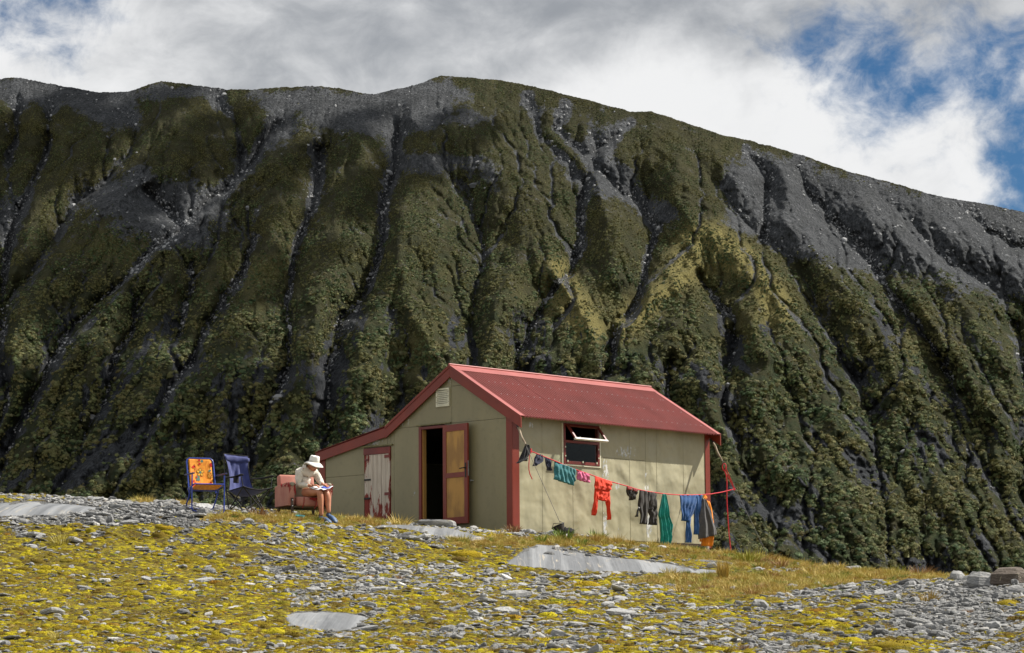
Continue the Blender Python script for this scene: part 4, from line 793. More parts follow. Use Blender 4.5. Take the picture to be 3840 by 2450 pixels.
# corrugated roofing sheets
def roofing(u0, z0, u1, z1, v0, v1, step=.0095):
    n = max(2, int((v1-v0)/step)); vs = np.linspace(v0, v1, n); mb = MB(); sl = Vector((0, u1-u0, z1-z0)).normalized(); nrm = Vector((0, -sl.z, sl.y)); nrm = nrm if nrm.z > 0 else -nrm
    A = [Vector((v, u0, z0))+nrm*.019*math.sin(v*2*math.pi/.0875) for v in vs]; B = [Vector((v, u1, z1))+nrm*.019*math.sin(v*2*math.pi/.0875) for v in vs]
    vs_ = A+B+[p-nrm*.003 for p in A]; k = n
    fs = [(i, i+1, k+i+1, k+i) for i in range(n-1)]+[(2*k+i, 2*k+i+1, i+1, i) for i in range(n-1)]
    mb.add(vs_, fs); return mb.mesh('roofing_sheet', ROOFM, 60)
NSH = 8
sh_w = (VB+.01-VF)/NSH
purl = MB(); purl.prism([(VF+.035,.01,roof_z(.01)-.03),(VF+.035,HA,HH-.05),(VF+.035,HA,HH-.10),(VF+.035,.01,roof_z(.01)-.075)], (VB-VF-.07,0,0)); purl.prism([(VF+.035,HA+.002,HH-.05),(VF+.035,KU,KZ-.045),(VF+.035,KU,KZ-.10),(VF+.035,HA+.002,HH-.10)], (VB-VF-.07,0,0)); purl.prism([(VF+.035,KU+.002,KZ-.045),(VF+.035,WU+.05,roof_z(WU+.05)-.04),(VF+.035,WU+.05,roof_z(WU+.05)-.08),(VF+.035,KU+.002,KZ-.10)], (VB-VF-.07,0,0))
roof = purl.build('roof', DARKWOOD, hut)
for k in range(NSH):
    v0 = VF+k*sh_w; lift = .0022*(k % 2)
    for (u0, z0, u1, z1) in ((-HO, roof_z(-HO)+lift, HA-.03, HH-.02+lift), (HA+.03, HH-.02+lift, KU, KZ+lift), (KU-.05, KZ+.006+lift, WU+.08, roof_z(WU+.08)+lift)):
        o = bpy.data.objects.new('roofing_sheet', roofing(u0, z0, u1, z1, v0, v0+sh_w+.02)); COL.objects.link(o); o.parent = roof
def flash(name, pts, v0, v1, th=.004, lift=.024):   # folded sheet following the roof profile
    mb = MB(); up = [(0, p[0], p[1]+lift) for p in pts]; poly = [(v0, p[1], p[2]) for p in up]+[(v0, p[1], p[2]-th) for p in up[::-1]]
    for i in range(len(pts)-1):
        a, b_ = up[i], up[i+1]; mb.prism([(v0, a[1], a[2]), (v0, b_[1], b_[2]), (v0, b_[1], b_[2]-th), (v0, a[1], a[2]-th)], (v1-v0, 0, 0))
    return mb.build(name, CAPM, roof)
rp = lambda u: (u, roof_z(u))
flash('ridge_cap', [rp(HA-.20), (HA, HH), rp(HA+.20)], VF-.02, VB+.03)
MB().tube([(VF-.02,HA,HH+.03),(VB+.03,HA,HH+.03)], .022, 10).build('ridge_roll', CAPM, roof, smooth=60)
for v0, v1 in ((VF-.012, VF+.125), (VB-.11, VB+.022)):
    flash('barge_flashing', [rp(-HO-.006), rp(HA-.21)], v0, v1, .004, .0225); flash('barge_flashing', [rp(HA+.21), rp(KU)], v0, v1, .004, .0225); flash('barge_flashing', [rp(KU+.001), rp(WU+.085)], v0, v1, .004, .025)
for u0, u1 in ((-HO-.008, HA), (HA, KU)):    # folded-down lip over the bargeboard
    MB().prism([(VF-.013,u0,roof_z(u0)+.019),(VF-.013,u1,roof_z(u1)+.019),(VF-.013,u1,roof_z(u1)-.03),(VF-.013,u0,roof_z(u0)-.03)], (.006,0,0)).build('flashing_lip', RED, roof)
scm = MB(); scm.lathe([(.017,0),(.016,.005),(.007,.007),(.007,.014),(.0,.015)], 8); scm = scm.mesh('roof_screw', GALV)
rot = Euler((math.atan(HM), 0, 0))
for fr, off in ((.30,.10),(.56,.0),(.84,.05)):
    u = HA-fr*(HA+HO)
    for k in range(31):
        v = .32+k*.19+off+.02*math.sin(k*5.1+fr*9); 
        if v > HL-.15: continue
        v = round((v/.0875)-.25)*.0875+.0219
        o = bpy.data.objects.new('roof_screw', scm); COL.objects.link(o); o.parent = roof; o.location = (v, u, roof_z(u)+.021); o.rotation_euler = rot; o.scale = (.65,)*3
# open door
df = MB()
df.span((-.022,2.50,.10), (.10,2.575,2.272)); df.span((-.022,1.80,.10), (.10,1.856,2.272)); df.span((-.022,1.856,2.215), (.10,2.50,2.272)); df.span((-.03,1.80,.14), (.10,2.56,.20))
dfo = df.build('door_frame', RED_D, hut, bevel=.003)
MB().span((.012,2.475,.2), (.10,2.499,2.21)).build('door_stop', PLY, dfo)
MB().span((-.04,1.66,2.288), (-.001,2.62,2.312)).build('door_head_flashing', MOSSYK, hut)
leaf = empty('hinge_pivot'); bpy.data.objects.remove(leaf)
LW, LZ0, LZ1, LT = .775, .262, 2.25, .042
ML = Matrix.Translation((-.03, 1.845, 0)) @ Matrix.Rotation(math.atan2(-.80, -.10)-0., 4, 'Z')     # local x runs along the leaf away from the hinge
ML = Matrix.Translation((-.045, 1.842, 0)) @ Matrix.Rotation(math.atan2(-.775, -.085), 4, 'Z')
dl = MB(); dl.span((0,-LT/2,LZ0), (.105,LT/2,LZ1)); dl.span((LW-.105,-LT/2,LZ0), (LW,LT/2,LZ1)); dl.span((.105,-LT/2+.001,LZ0), (LW-.105,LT/2-.001,LZ0+.135)); dl.span((.105,-LT/2+.001,1.185), (LW-.105,LT/2-.001,1.285)); dl.span((.105,-LT/2+.001,LZ1-.135), (LW-.105,LT/2-.001,LZ1))
door = dl.build('door', RED, hut, bevel=.003); door.matrix_local = ML
WORNPLY = mat('worn_ply', (.45,.25,.07), (.30,.165,.055), 4.5, .65, .3, stretch=(1,1,.35), lo=.4, hi=.62)
for z0, z1 in ((LZ0+.135,1.185), (1.285,LZ1-.135)): MB().span((.105,-.008,z0), (LW-.105,.008,z1)).build('door_panel', WORNPLY, door)
hd = MB(); hd.span((LW-.075,-LT/2-.006,1.17), (LW-.035,-LT/2-.0005,1.46)); hd.tube([(LW-.055,-LT/2,1.36),(LW-.055,-LT/2-.05,1.36),(LW-.18,-LT/2-.055,1.35)], .011, 8); hd.span((LW-.075,LT/2+.0005,1.17), (LW-.035,LT/2+.006,1.46)); hd.tube([(LW-.055,LT/2,1.36),(LW-.055,LT/2+.05,1.36),(LW-.18,LT/2+.055,1.35)], .011, 8); hd.build('handle', BLACKM, door)
MB().span((LW-.0005,-.012,1.2), (LW+.003,.012,1.5)).build('lock_plate', GALV, door)
hk = MB(); hk.tube([(-.001,1.064,1.107),(-.06,1.064,1.107)], .012, 8); hk.lathe([(.0,0),(.02,.0),(.02,.012),(0,.014)], 10, (-.06,1.064,1.107), Matrix.Rotation(-math.pi/2, 3, 'Y')); hk.build('door_catch', GALV, hut)
# weathered small door of upright boards
m, t, b = new_mat('peeling_paint'); oc = t.new('ShaderNodeTexCoord').outputs['Object']; b.inputs['Roughness'].default_value = .8
pn = t.noise(t.scale(oc, (1,1,.22)), 7, 8, .7); pe = t.noise(t.scale(oc, (1,1.,.25)), 2.1, 4, .6)
sepx = t.new('ShaderNodeSeparateXYZ'); t.l.new(oc, sepx.inputs[0]); edge = t.math('ABSOLUTE', t.math('SUBTRACT', sepx.outputs[1], 3.79)); lowz = t.ramp(sepx.outputs[2], .3, 1.3, .13, .0)
f = t.ramp(t.math('ADD', t.math('ADD', t.math('MULTIPLY', pn, .6), t.math('MULTIPLY', pe, .45)), t.math('ADD', t.ramp(edge, .18, .38, -.03, .09), lowz)), .575, .60)
wood = t.mix(t.ramp(t.noise(t.scale(oc, (1,6,.3)), 9, 5), .35, .65), (.56,.50,.42,1), (.40,.34,.28,1)); t.l.new(t.mix(f, wood, (.20,.035,.026,1)), b.inputs['Base Color']); bump(t, b, pn, .6, .006); PEEL = m
sd = MB().span((.012,3.405,.2), (.03,4.185,1.93)).build('small_door', RED_D, hut)
n = 6; bw = (4.175-3.415)/n
for k in range(n): MB().span((-.014+.003*(k % 2),3.415+k*bw+.004,.22), (.0115,3.415+(k+1)*bw-.004,1.795)).build('plank', PEEL, sd, bevel=.003)
MB().span((-.024,3.40,1.80), (.0115,4.19,1.935)).build('head_board', RED_D, sd, bevel=.003); MB().span((-.05,3.33,1.955), (-.001,4.27,1.98)).build('door_head_flashing', MOSSYK, hut)
for u, z, l in ((4.15,1.70,-.11),(4.15,1.285,-.17),(4.15,.90,-.16)): MB().span((-.03,u+l,z-.018), (-.0145,u+.02,z+.018)).build('bolt', BLACKM if z < 1.5 else RED_D, sd, bevel=.003)
for z in (1.74,.97): 
    h_ = MB(); h_.span((-.024,3.42,z-.03), (-.0145,3.57,z+.03)); h_.tube([(-.026,3.405,z-.07),(-.026,3.405,z+.07)], .012, 6); h_.build('hinge', RED_D, sd)
# louvred vent
vf = MB(); V0, V1, Z0, Z1 = 1.70, 2.068, 2.64, 3.01
vf.span((-.03,V0,Z0), (-.001,V0+.035,Z1)); vf.span((-.03,V1-.035,Z0), (-.001,V1,Z1)); vf.span((-.03,V0+.035,Z0), (-.001,V1-.035,Z0+.035)); vf.span((-.03,V0+.035,Z1-.035), (-.001,V1-.035,Z1))
vent = vf.build('vent', CREAM, hut); MB().span((-.006,V0+.035,Z0+.035), (-.002,V1-.035,Z1-.035)).build('backing', DARKWOOD, vent)
for k in range(8):
    z = Z0+.05+k*.0365; MB().prism([(-.030,V0+.0352,z-.012),(-.027,V0+.0352,z-.015),(-.008,V0+.0352,z+.016),(-.011,V0+.0352,z+.019)], (0,V1-V0-.0704,0)).build('slat', CREAM, vent)
for u in (V0+.017, V1-.017):
    for z in (Z0+.09, Z0+.2, Z0+.3): MB().lathe([(.008,0),(.006,.004)], 8, (-.031,u,z), Matrix.Rotation(-math.pi/2, 3, 'Y')).build('screw', BLACKM, vent)
# window
WV0, WV1, WZ0, WZ1 = 1.454, 2.604, 1.443, 2.273
WF = MB(); WF.span((WV0-.012,-.022,WZ0-.02), (WV0+.03,.05,WZ1)); WF.span((WV1-.03,-.022,WZ0-.02), (WV1+.012,.05,WZ1)); WF.span((WV0+.03,-.022,WZ0-.02), (WV1-.03,.05,WZ0+.012))
win = WF.build('window', CREAM, hut, bevel=.002)
fr = MB(); fr.span((WV0+.031,-.03,WZ0+.013), (WV0+.09,.045,WZ1)); fr.span((WV1-.09,-.03,WZ0+.013), (WV1-.031,.045,WZ1)); fr.span((WV0+.09,-.03,WZ0+.013), (WV1-.09,.045,WZ0+.075)); fr.span((WV0+.09,-.03,1.885), (WV1-.09,.045,1.935)); fr.span((WV0+.09,-.03,WZ1-.03), (WV1-.09,.045,WZ1)); fr.build('window_frame', RED_D, win, bevel=.002)
m, t, b = new_mat('window_glass'); t.n.remove(b); gl = t.new('ShaderNodeBsdfGlossy'); gl.inputs['Roughness'].default_value = .03; gl.inputs['Color'].default_value = (.9,.95,1,1); tr = t.new('ShaderNodeBsdfTransparent'); tr.inputs['Color'].default_value = (.82,.88,.86,1); mx_ = t.new('ShaderNodeMixShader'); lw = t.new('ShaderNodeLayerWeight'); lw.inputs[0].default_value = .5
t.l.new(t.math('ADD', t.math('MULTIPLY', t.math('POWER', lw.outputs['Facing'], 3.), .10), .010), mx_.inputs[0]); t.l.new(tr.outputs[0], mx_.inputs[1]); t.l.new(gl.outputs[0], mx_.inputs[2]); t.l.new(mx_.outputs[0], t.n['Material Output'].inputs[0]); GLASS = m
MB().span((WV0+.09,-.008,WZ0+.075), (WV1-.09,-.004,1.885)).build('pane', GLASS, win)
cl = MB()
for v in (WV0+.12, (WV0+WV1)/2, WV1-.15): cl.span((v,-.045,WZ0+.05), (v+.03,-.031,WZ0+.09))
for z in (1.6,1.78):
    cl.span((WV0+.06,-.042,z), (WV0+.085,-.031,z+.03)); cl.span((WV1-.085,-.042,z), (WV1-.06,-.031,z+.03))
cl.build('clip', CREAM, win)
sash = MB(); SW0, SW1, SHh = WV0+.085, WV1-.085, .36
for a, b_ in (((SW0,-.018,-SHh), (SW0+.05,.018,0)), ((SW1-.05,-.018,-SHh), (SW1,.018,0)), ((SW0+.05,-.018,-.045), (SW1-.05,.018,0))): sash.span(a, b_)
so = sash.build('opening_sash', RED_D, win, bevel=.002); so.location = (0,-.052,2.245); so.rotation_euler = (-R_(38),0,0)
MB().span((SW0-.005,-.022,-SHh-.04), (SW1+.005,.022,-SHh-.0005)).build('sash_rail', mat('sunlit_rail_white', (.70,.69,.66), (.55,.52,.48), 9), so); MB().span((SW0+.05,-.003,-SHh), (SW1-.05,.003,-.045)).build('pane', GLASS, so)  # lower rail made white: the sun on it is put into the colour
MB().tube([(SW0+.2,-.05,1.93),(SW0+.2,-.25,2.0)], .005, 6).build('stay', GALV, win)
# stones and piles under the floor
PILE = mat('concrete_pile', (.30,.29,.27), (.20,.19,.18), 9, .9, bmp=.01)
MB().tube([(5.98,.06,-.7),(5.98,.06,-.03)], .11, 12).build('pile', PILE, hut, smooth=50); MB().tube([(3.75,.10,-.6),(3.75,.12,-.03)], .1, 12).build('pile', PILE, hut, smooth=50); MB().tube([(4.95,.10,-.7),(4.95,.12,-.05)], .1, 12).build('pile', PILE, hut, smooth=50)
rr = random.Random(4)
for k in range(13):
    v = 4.05+k*.155; o = bpy.data.objects.new('foundation_stone', STM[[0,6,3,4,1,6,0][k % 7]]); COL.objects.link(o); o.parent = hut; s = rr.uniform(.075, .125); o.location = (v, .03+rr.uniform(-.05,.05), -.13-.05*(v-4)+rr.uniform(-.07,.03)); o.scale = (s*1.15, s*.9, s*.8); o.rotation_euler = (rr.uniform(-.15,.15), rr.uniform(-.15,.15), rr.uniform(0, 6))
MB().span((.2,-.0005,-.075), (HL-.15,.03,-.021)).build('bottom_plate', DARKWOOD, hut)
# doorstep
p = GP(1630, 1972); ds = MB(); r5 = random.Random(9)
pr = [(-.30,-.18),(-.1,-.24),(.18,-.22),(.36,-.12),(.37,.08),(.2,.2),(-.15,.21),(-.34,.08)]
ds.rings([[Vector((x*q*1.05+r5.uniform(-.015,.015), y*q+r5.uniform(-.015,.015), z+r5.uniform(-.008,.008)-.05*x)) for x, y in pr] for z, q in ((-.10,.92),(-.02,1.),(.045,.98),(.075,.85))])
o = ds.build('doorstep', ST_DARK, smooth=25, label='dark slate slab doorstep below the open red door', cat='stone'); o.location = p+Vector((.02,.15,.06)); o.rotation_euler = (0,0,-.25); o.scale = (.98,.9,1.05)
# ------------------------------------------------------------------ guys, clothes line and washing
def c3(x, y): return 1900+x/2.4778, 1500+y/2.4778
LA, LB = np.array([-.0, -.53]), np.array([6.1, -.75])      # (v,u) ends of the plane the line hangs in
def on_line(px, py, out=0.):                                # point of that upright plane behind a pixel
    k = np.clip((px-1988.)/(2755-1988), -.15, 1.2)
    for _ in range(3):
        u = LA[1]+(LB[1]-LA[1])*k-out; q = hut_plane(px, py, 1, u); k = q[0]/6.1
    return Vector(hut_w(*q))
OUTV = Vector(-HU)
ROPE = mat('red_rope', (.62,.035,.05), (.48,.03,.04), 40, .7); STICK = mat('weathered_stick', (.36,.30,.22), (.22,.17,.12), 12, .9, stretch=(1,1,.2)); WIRE = mat('guy_wire', (.07,.065,.06), None, 5, .5)
LINE = [(220,474),(330,520),(450,568),(550,611),(645,650),(770,692),(820,710),(900,737),(977,763),(1120,802),(1215,832),(1310,851),(1390,863),(1450,872),(1530,879),(1610,884),(1720,884),(1815,881),(1900,875),(2000,858),(2115,829)]
LP = [on_line(*c3(*p)) for p in LINE]
lr = MB().tube(LP, .0105, 7).build('clothes_line', ROPE, smooth=60, label='red rope clothes line sagging along the hut side wall', cat='clothes line')
tail = [on_line(*c3(*p)) for p in ((214,472),(211,520),(206,600),(207,650),(216,690),(238,738))]
MB().tube(tail, .0095, 7).build('tail', ROPE, lr, smooth=60)
kb = MB(); k0 = LP[0]
for i in range(3): kb.tube([k0+Vector((.03*math.cos(a)-.01, .02*math.sin(a), .03*math.sin(a)+.02*i-.02)) for a in np.linspace(0, 6.3, 9)], .0115, 6)
kb.build('knot', ROPE, lr, smooth=60)
# red cord at the far guy: from the loop down to the line's end and a free end to the ground
ring = on_line(2716, 1752); kend = LP[-1]; loop = [ring+Vector((.035*math.sin(a)*1.2, 0, .075*math.cos(a))) for a in np.linspace(0, 6.28, 13)]
rc = MB().tube([ring-Vector((0,0,.07)), (ring*.5+kend*.5)+Vector((-.015,0,.01)), kend], .0105, 7).build('rope', ROPE, smooth=60, label='red rope looped on the right guy with one end hanging to the ground', cat='rope')
MB().tube(loop, .0105, 7).build('loop', ROPE, rc, smooth=60); MB().tube([ring+Vector((.02,.0,-.0)), kend+Vector((.01,.01,.02))], .0095, 6).build('strand', ROPE, rc, smooth=60)
fe = [on_line(*c3(*p)) for p in ((2022,650),(2040,700),(2047,760),(2046,900),(2050,1000),(2060,1150),(2066,1250),(2080,1370),(2083,1432))]; fe[-1].z -= .06
MB().tube(fe, .0115, 7).build('hanging_end', ROPE, rc, smooth=60)
kk_ = MB(); kk_.tube([kend+Vector((.02*math.cos(a), .015*math.sin(a), .02*math.sin(a))) for a in np.linspace(0, 6.3, 9)], .013, 6); kk_.build('knot', ROPE, rc, smooth=60)
def W_(v, u, z): return Vector(hut_w(v, u, z))
def guy(name, top, anchor, s0, s1, label):
    d = anchor-top; P_ = lambda s: top+d*s
    g = MB().tube([P_(s1), P_(1.)], .005, 6).build(name, WIRE, smooth=60, label=label, cat='guy wire')
    st = MB().tube([P_(s0+(s1-s0)*k)+Vector((.006*math.sin(k*9), 0, .006*math.cos(k*7))) for k in (0,.2,.4,.6,.8,1)], [.016,.024,.021,.023,.018,.013], 8).build('strainer_stick', STICK, g, smooth=60)
    sh = MB(); sh.tube([P_(0), P_(s0)], .009, 6); sh.tube([P_(s0)+Vector((.022*math.cos(a), .0, .03*math.sin(a))) for a in np.linspace(0, 6.28, 9)], .006, 6); sh.tube([P_(s1)+Vector((.02*math.cos(a), 0, .035*math.sin(a))) for a in np.linspace(0, 6.28, 9)], .006, 6); sh.build('shackle', BLACKM, g, smooth=60)
    return g
n_top = W_(-.02, -.20, 2.10); fa_top = W_(HL-.05, -.16, 2.10)
_ga = GP(2122, 2012); n_anchor = Vector(at(2101, 1962, _ga.y))
guy('guy_wire', W_(*hut_plane(1934, 1586, 1, -.14)), n_anchor, .05, .235, 'thin guy wire with a weathered stick at the near hut corner')
fg = W_(*hut_plane(2893, 2104, 1, -1.75)); fg.z = float(surf(fg.x, fg.y))-.02
guy('guy_wire', W_(*hut_plane(2666, 1643, 1, -.16)), fg, .04, .20, 'thin guy wire running down right from the far hut corner')
# weight on the near guy: a dark wire basket with a crushed black bag
BAG = mat('black_cloth', (.012,.012,.014), (.022,.022,.024), 14, .9, bmp=.01, bscale=40); BASK = mat('basket', (.045,.040,.034), (.02,.018,.016), 40, .9)
bp = n_anchor+Vector((-.045,0,-.05)); Mb = Matrix.Rotation(R_(-24), 3, 'Y')
bb = MB(); bb.lathe([(.055,-.22),(.085,-.18),(.10,-.09),(.125,.0),(.115,.0),(.09,-.09),(.07,-.17),(.0,-.17)], 18, bp, Mb); bk = bb.build('basket', BASK, smooth=50, label='dark basket weight at the foot of the near guy wire', cat='basket')
hb = MB()
for s in (-.12,.12): hb.tube([bp+Mb@Vector((s,0,0)), bp+Mb@Vector((s*.5,0,.07)), n_anchor], .006, 6)
hb.tube([bp+Mb@Vector((.124*math.cos(a),.124*math.sin(a),.003)) for a in np.linspace(0,6.283,19)], .011, 6); hb.build('handle', BLACKM, bk, smooth=60)
def lump_mesh(mb, c, r, seed, sq=(1,1,1), k=14, n=9, amp=.22):
    rs = []
    for i in range(n):
        th_ = math.pi*(i+.4)/(n-.2)
        rs.append([Vector(c)+Vector((math.sin(th_)*math.cos(a)*sq[0], math.sin(th_)*math.sin(a)*sq[1], -math.cos(th_)*sq[2]))*r*(1+amp*float(perlin(np.array(2*math.cos(a)+seed), np.array(2*math.sin(a)+3*th_), seed))) for a in [2*math.pi*j/k for j in range(k)]])
    return mb.rings(rs)
lump_mesh(MB(), _ga+Vector((.03,.0,.055)), .115, 5, (1.1,.9,.8), amp=.5).build('bag', BAG, smooth=180, label='crushed black bag lying against the tilted basket', cat='bag')

def cloth(name, col, col2=None, rough=.85):
    m, t, b = new_mat(name); b.inputs['Roughness'].default_value = rough; b.inputs['Sheen Weight'].default_value = .15; oc = t.new('ShaderNodeTexCoord').outputs['Object']
    n = t.noise(oc, 9, 4, .6); t.l.new(t.mix(t.ramp(n, .35, .65), col+(1,), (col2 or tuple(x*.8 for x in col))+(1,)), b.inputs['Base Color']); bump(t, b, t.noise(oc, 30, 4, .6), .5, .008); return m
def resample(pl, n):
    pl = np.array(pl, float); d = np.r_[0, np.cumsum(np.hypot(*(np.diff(pl, axis=0)).T))]; s = np.linspace(0, d[-1], n); return np.c_[np.interp(s, d, pl[:, 0]), np.interp(s, d, pl[:, 1])]
def patch(mb, L, Rr, nx=20, ny=22, depth=.03, fold=.022, seed=0, out=0., kf=3., wob=.02):
    # a doubled piece of cloth between two edge lines (given as seen in the photograph), front and back layers joined all round
    Lp, Rp = resample(L, ny), resample(Rr, ny); rings = []
    for i in range(ny):
        t_ = i/(ny-1); F_, B_ = [], []
        for j in range(nx):
            s = j/(nx-1); q = Lp[i]*(1-s)+Rp[i]*s; p = on_line(*c3(*q), out)
            g = (.25+.9*t_)*fold; ph = seed*1.7+s*2*math.pi*kf*(1+.25*math.sin(seed+t_*2))+.8*math.sin(t_*3+seed)
            w = g*(math.sin(ph)+.5*math.sin(2.3*ph+seed))+wob*float(perlin(np.array(s*3.1+seed), np.array(t_*3.3), seed))
            th_ = depth*(.35+.65*min(1, t_*3))*(math.sin(math.pi*min(max(s,.02),.98))**.5)
            F_.append(p+OUTV*(w+th_)); B_.append(p+OUTV*(w*.8-th_))
        rings.append(F_+B_[::-1])
    # closed top and bottom
    mb.rings(rings); return mb
def garment(name, pieces, m_, label, cat, **k):
    mb = MB()
    for n, a in enumerate(pieces): patch(mb, *a[:2], **(a[2] if len(a) > 2 else {}), seed=a[3] if len(a) > 3 else n+len(label) % 5)
    return mb.build(name, m_, smooth=180, label=label, cat=cat, **k)
BLK, NVY, TEAL, PINK, ORG = cloth('cloth_black', (.014,.014,.016)), cloth('cloth_navy', (.018,.022,.05)), cloth('cloth_teal', (.035,.17,.19)), cloth('cloth_pink', (.62,.14,.27)), cloth('cloth_red', (.68,.045,.012), (.58,.035,.010))
GRN, BLU, GRY, AMB, BRN = cloth('cloth_green', (.005,.22,.18), (.004,.16,.135)), cloth('cloth_blue', (.022,.085,.24), (.016,.06,.18)), cloth('cloth_grey', (.085,.082,.085), (.06,.058,.06)), cloth('cloth_orange', (.78,.25,.012), (.66,.20,.012)), cloth('cloth_brown_black', (.036,.031,.027), (.02,.018,.017))
garment('glove', [([(178,416),(160,450),(140,500),(128,540),(112,570),(98,590)], [(208,418),(214,450),(208,490),(196,530),(172,560),(115,586)], dict(depth=.035)), ([(150,540),(160,556),(176,566)], [(184,520),(186,550),(184,570)], dict(nx=6, ny=6))], BLK, 'black cloth mitten hanging at the near end of the red line', 'glove')
garment('sock', [([(284,498),(268,530),(258,560),(252,585),(255,616)], [(338,515),(338,545),(328,570),(305,590),(268,612)], dict(depth=.03))], NVY, 'navy sock hanging first from the left after the mitten', 'sock', group='pair of navy socks')
garment('sock', [([(346,530),(356,560),(366,590),(370,620),(384,652)], [(404,552),(408,585),(406,620),(410,640),(408,660)], dict(depth=.03))], NVY, 'slim navy sock hanging left of the teal shirt', 'sock', group='pair of navy socks')
garment('shirt', [([(447,571),(443,640),(440,700),(436,735)], [(645,648),(640,690),(634,740),(622,798)], dict(nx=34, kf=5., fold=.016))], TEAL, 'teal shirt folded over the line below the hut window', 'shirt')
garment('underpants', [([(660,654),(658,700),(656,740)], [(771,690),(769,735),(764,772)], dict(nx=24, kf=3.5))], PINK, 'pink underpants hanging between the teal shirt and red top', 'underpants')
garment('top', [([(822,712),(820,770),(818,832)], [(977,762),(976,800),(974,838)], dict(nx=28, kf=4, fold=.01, out=.02)), ([(825,820),(830,870),(836,920)], [(962,830),(950,890),(930,948)], dict(nx=24, kf=4)),
   ([(818,830),(812,920),(806,1000),(799,1070)], [(856,840),(846,925),(832,1000),(818,1076)], dict(nx=10, kf=1.)), ([(918,900),(930,980),(938,1050),(941,1116)], [(958,840),(960,950),(964,1030),(966,1112)], dict(nx=10, kf=1.)), ([(834,905),(842,918),(850,922)], [(936,925),(925,940),(905,944)], dict(nx=14, ny=6))], ORG, 'bright red long sleeved top hanging with both sleeves down', 'top')
for (a, b_), lb in ((([(1118,806),(1114,840),(1122,875),(1140,905),(1152,934)], [(1160,816),(1162,845),(1154,875),(1164,905),(1167,932)]), 'left sock of the small black pair beside the black trousers'), (([(1170,820),(1166,850),(1164,880),(1170,905),(1168,928)], [(1219,832),(1212,865),(1204,885),(1200,905),(1192,927)]), 'right sock of the small black pair beside the black trousers')):
    s_ = garment('sock', [(a, b_, dict(nx=10, depth=.028))], BRN, lb, 'sock', group='pair of small black socks')
    t_ = MB(); patch(t_, [(a[0][0]+2, a[0][1]+2), (a[1][0]+4, a[1][1]-5)], [(b_[0][0]-2, b_[0][1]+3), (b_[1][0]-6, b_[1][1]-8)], nx=8, ny=5, depth=.032, out=.012); t_.build('cuff', cloth('cloth_dull_red', (.25,.035,.03)), s_, smooth=180)
tr_ = garment('trousers', [([(1238,834),(1230,920),(1224,985),(1238,1060),(1232,1150)], [(1312,851),(1309,940),(1308,1050),(1305,1158)], dict(nx=16, kf=2)), ([(1313,852),(1310,930),(1309,1015)], [(1389,861),(1392,940),(1394,1020)], dict(nx=16, kf=2)), ([(1308,1005),(1334,1080),(1322,1160)], [(1394,1010),(1397,1070),(1388,1165)], dict(nx=14, kf=1.5))], BRN, 'black trousers with a belt hanging right of the small socks', 'trousers')
bl = MB(); patch(bl, [(1224,990),(1210,1040),(1199,1088)], [(1238,1002),(1224,1045),(1211,1086)], nx=6, ny=8, depth=.008, out=.02); bl.build('belt', BLACKM, tr_, smooth=180)
garment('shirt', [([(1448,873),(1438,920),(1428,990),(1412,1070),(1424,1110),(1428,1200),(1432,1290),(1430,1356)], [(1476,877),(1490,930),(1500,1000),(1508,1080),(1536,1162),(1522,1215),(1534,1268),(1508,1356)], dict(nx=24, kf=2.4, depth=.05, fold=.03, ny=30))], GRN, 'long emerald green shirt hung by one point from the line', 'shirt')
bt = garment('trousers', [([(1605,884),(1612,960),(1620,1050),(1628,1122)], [(1774,884),(1765,960),(1742,1050),(1690,1130)], dict(nx=26, kf=4)), ([(1736,884),(1748,1000),(1744,1120),(1740,1250)], [(1812,881),(1797,1000),(1786,1120),(1779,1253)], dict(nx=14, kf=1.6)), ([(1672,1110),(1667,1220),(1660,1326)], [(1712,1100),(1708,1220),(1703,1328)], dict(nx=10, kf=1.))], BLU, 'blue trousers folded over the line near the right hut corner', 'trousers')
fl_ = MB(); patch(fl_, [(1776,884),(1780,960),(1778,1036)], [(1812,881),(1822,960),(1802,1034)], nx=12, ny=14, out=-.05); fl_.build('waistband', cloth('cloth_dark_navy', (.008,.02,.075)), bt, smooth=180)
garment('bag', [([(1832,880),(1830,930)], [(1853,884),(1854,934)], dict(nx=6, ny=6, depth=.01)), ([(1850,930),(1868,1000),(1872,1100),(1850,1180),(1826,1260),(1813,1356)], [(1890,952),(1910,1050),(1917,1120),(1915,1180),(1914,1260),(1913,1362)], dict(nx=20, kf=2, out=-.05, depth=.05)), ([(1795,1292),(1800,1316)], [(1806,1288),(1804,1318)], dict(nx=6, ny=5, out=-.04, depth=.012))], AMB, 'bright orange stuff bag hanging behind the grey jacket', 'bag')
garment('jacket', [([(1830,922),(1815,975),(1800,1040),(1786,1120),(1780,1190),(1787,1294)], [(1852,928),(1872,985),(1895,1045),(1918,1110),(1938,1180),(1957,1250)], dict(nx=28, kf=2.6, depth=.05, fold=.03, out=.04))], GRY, 'dark grey jacket hanging in a cone at the right end of the line', 'jacket')
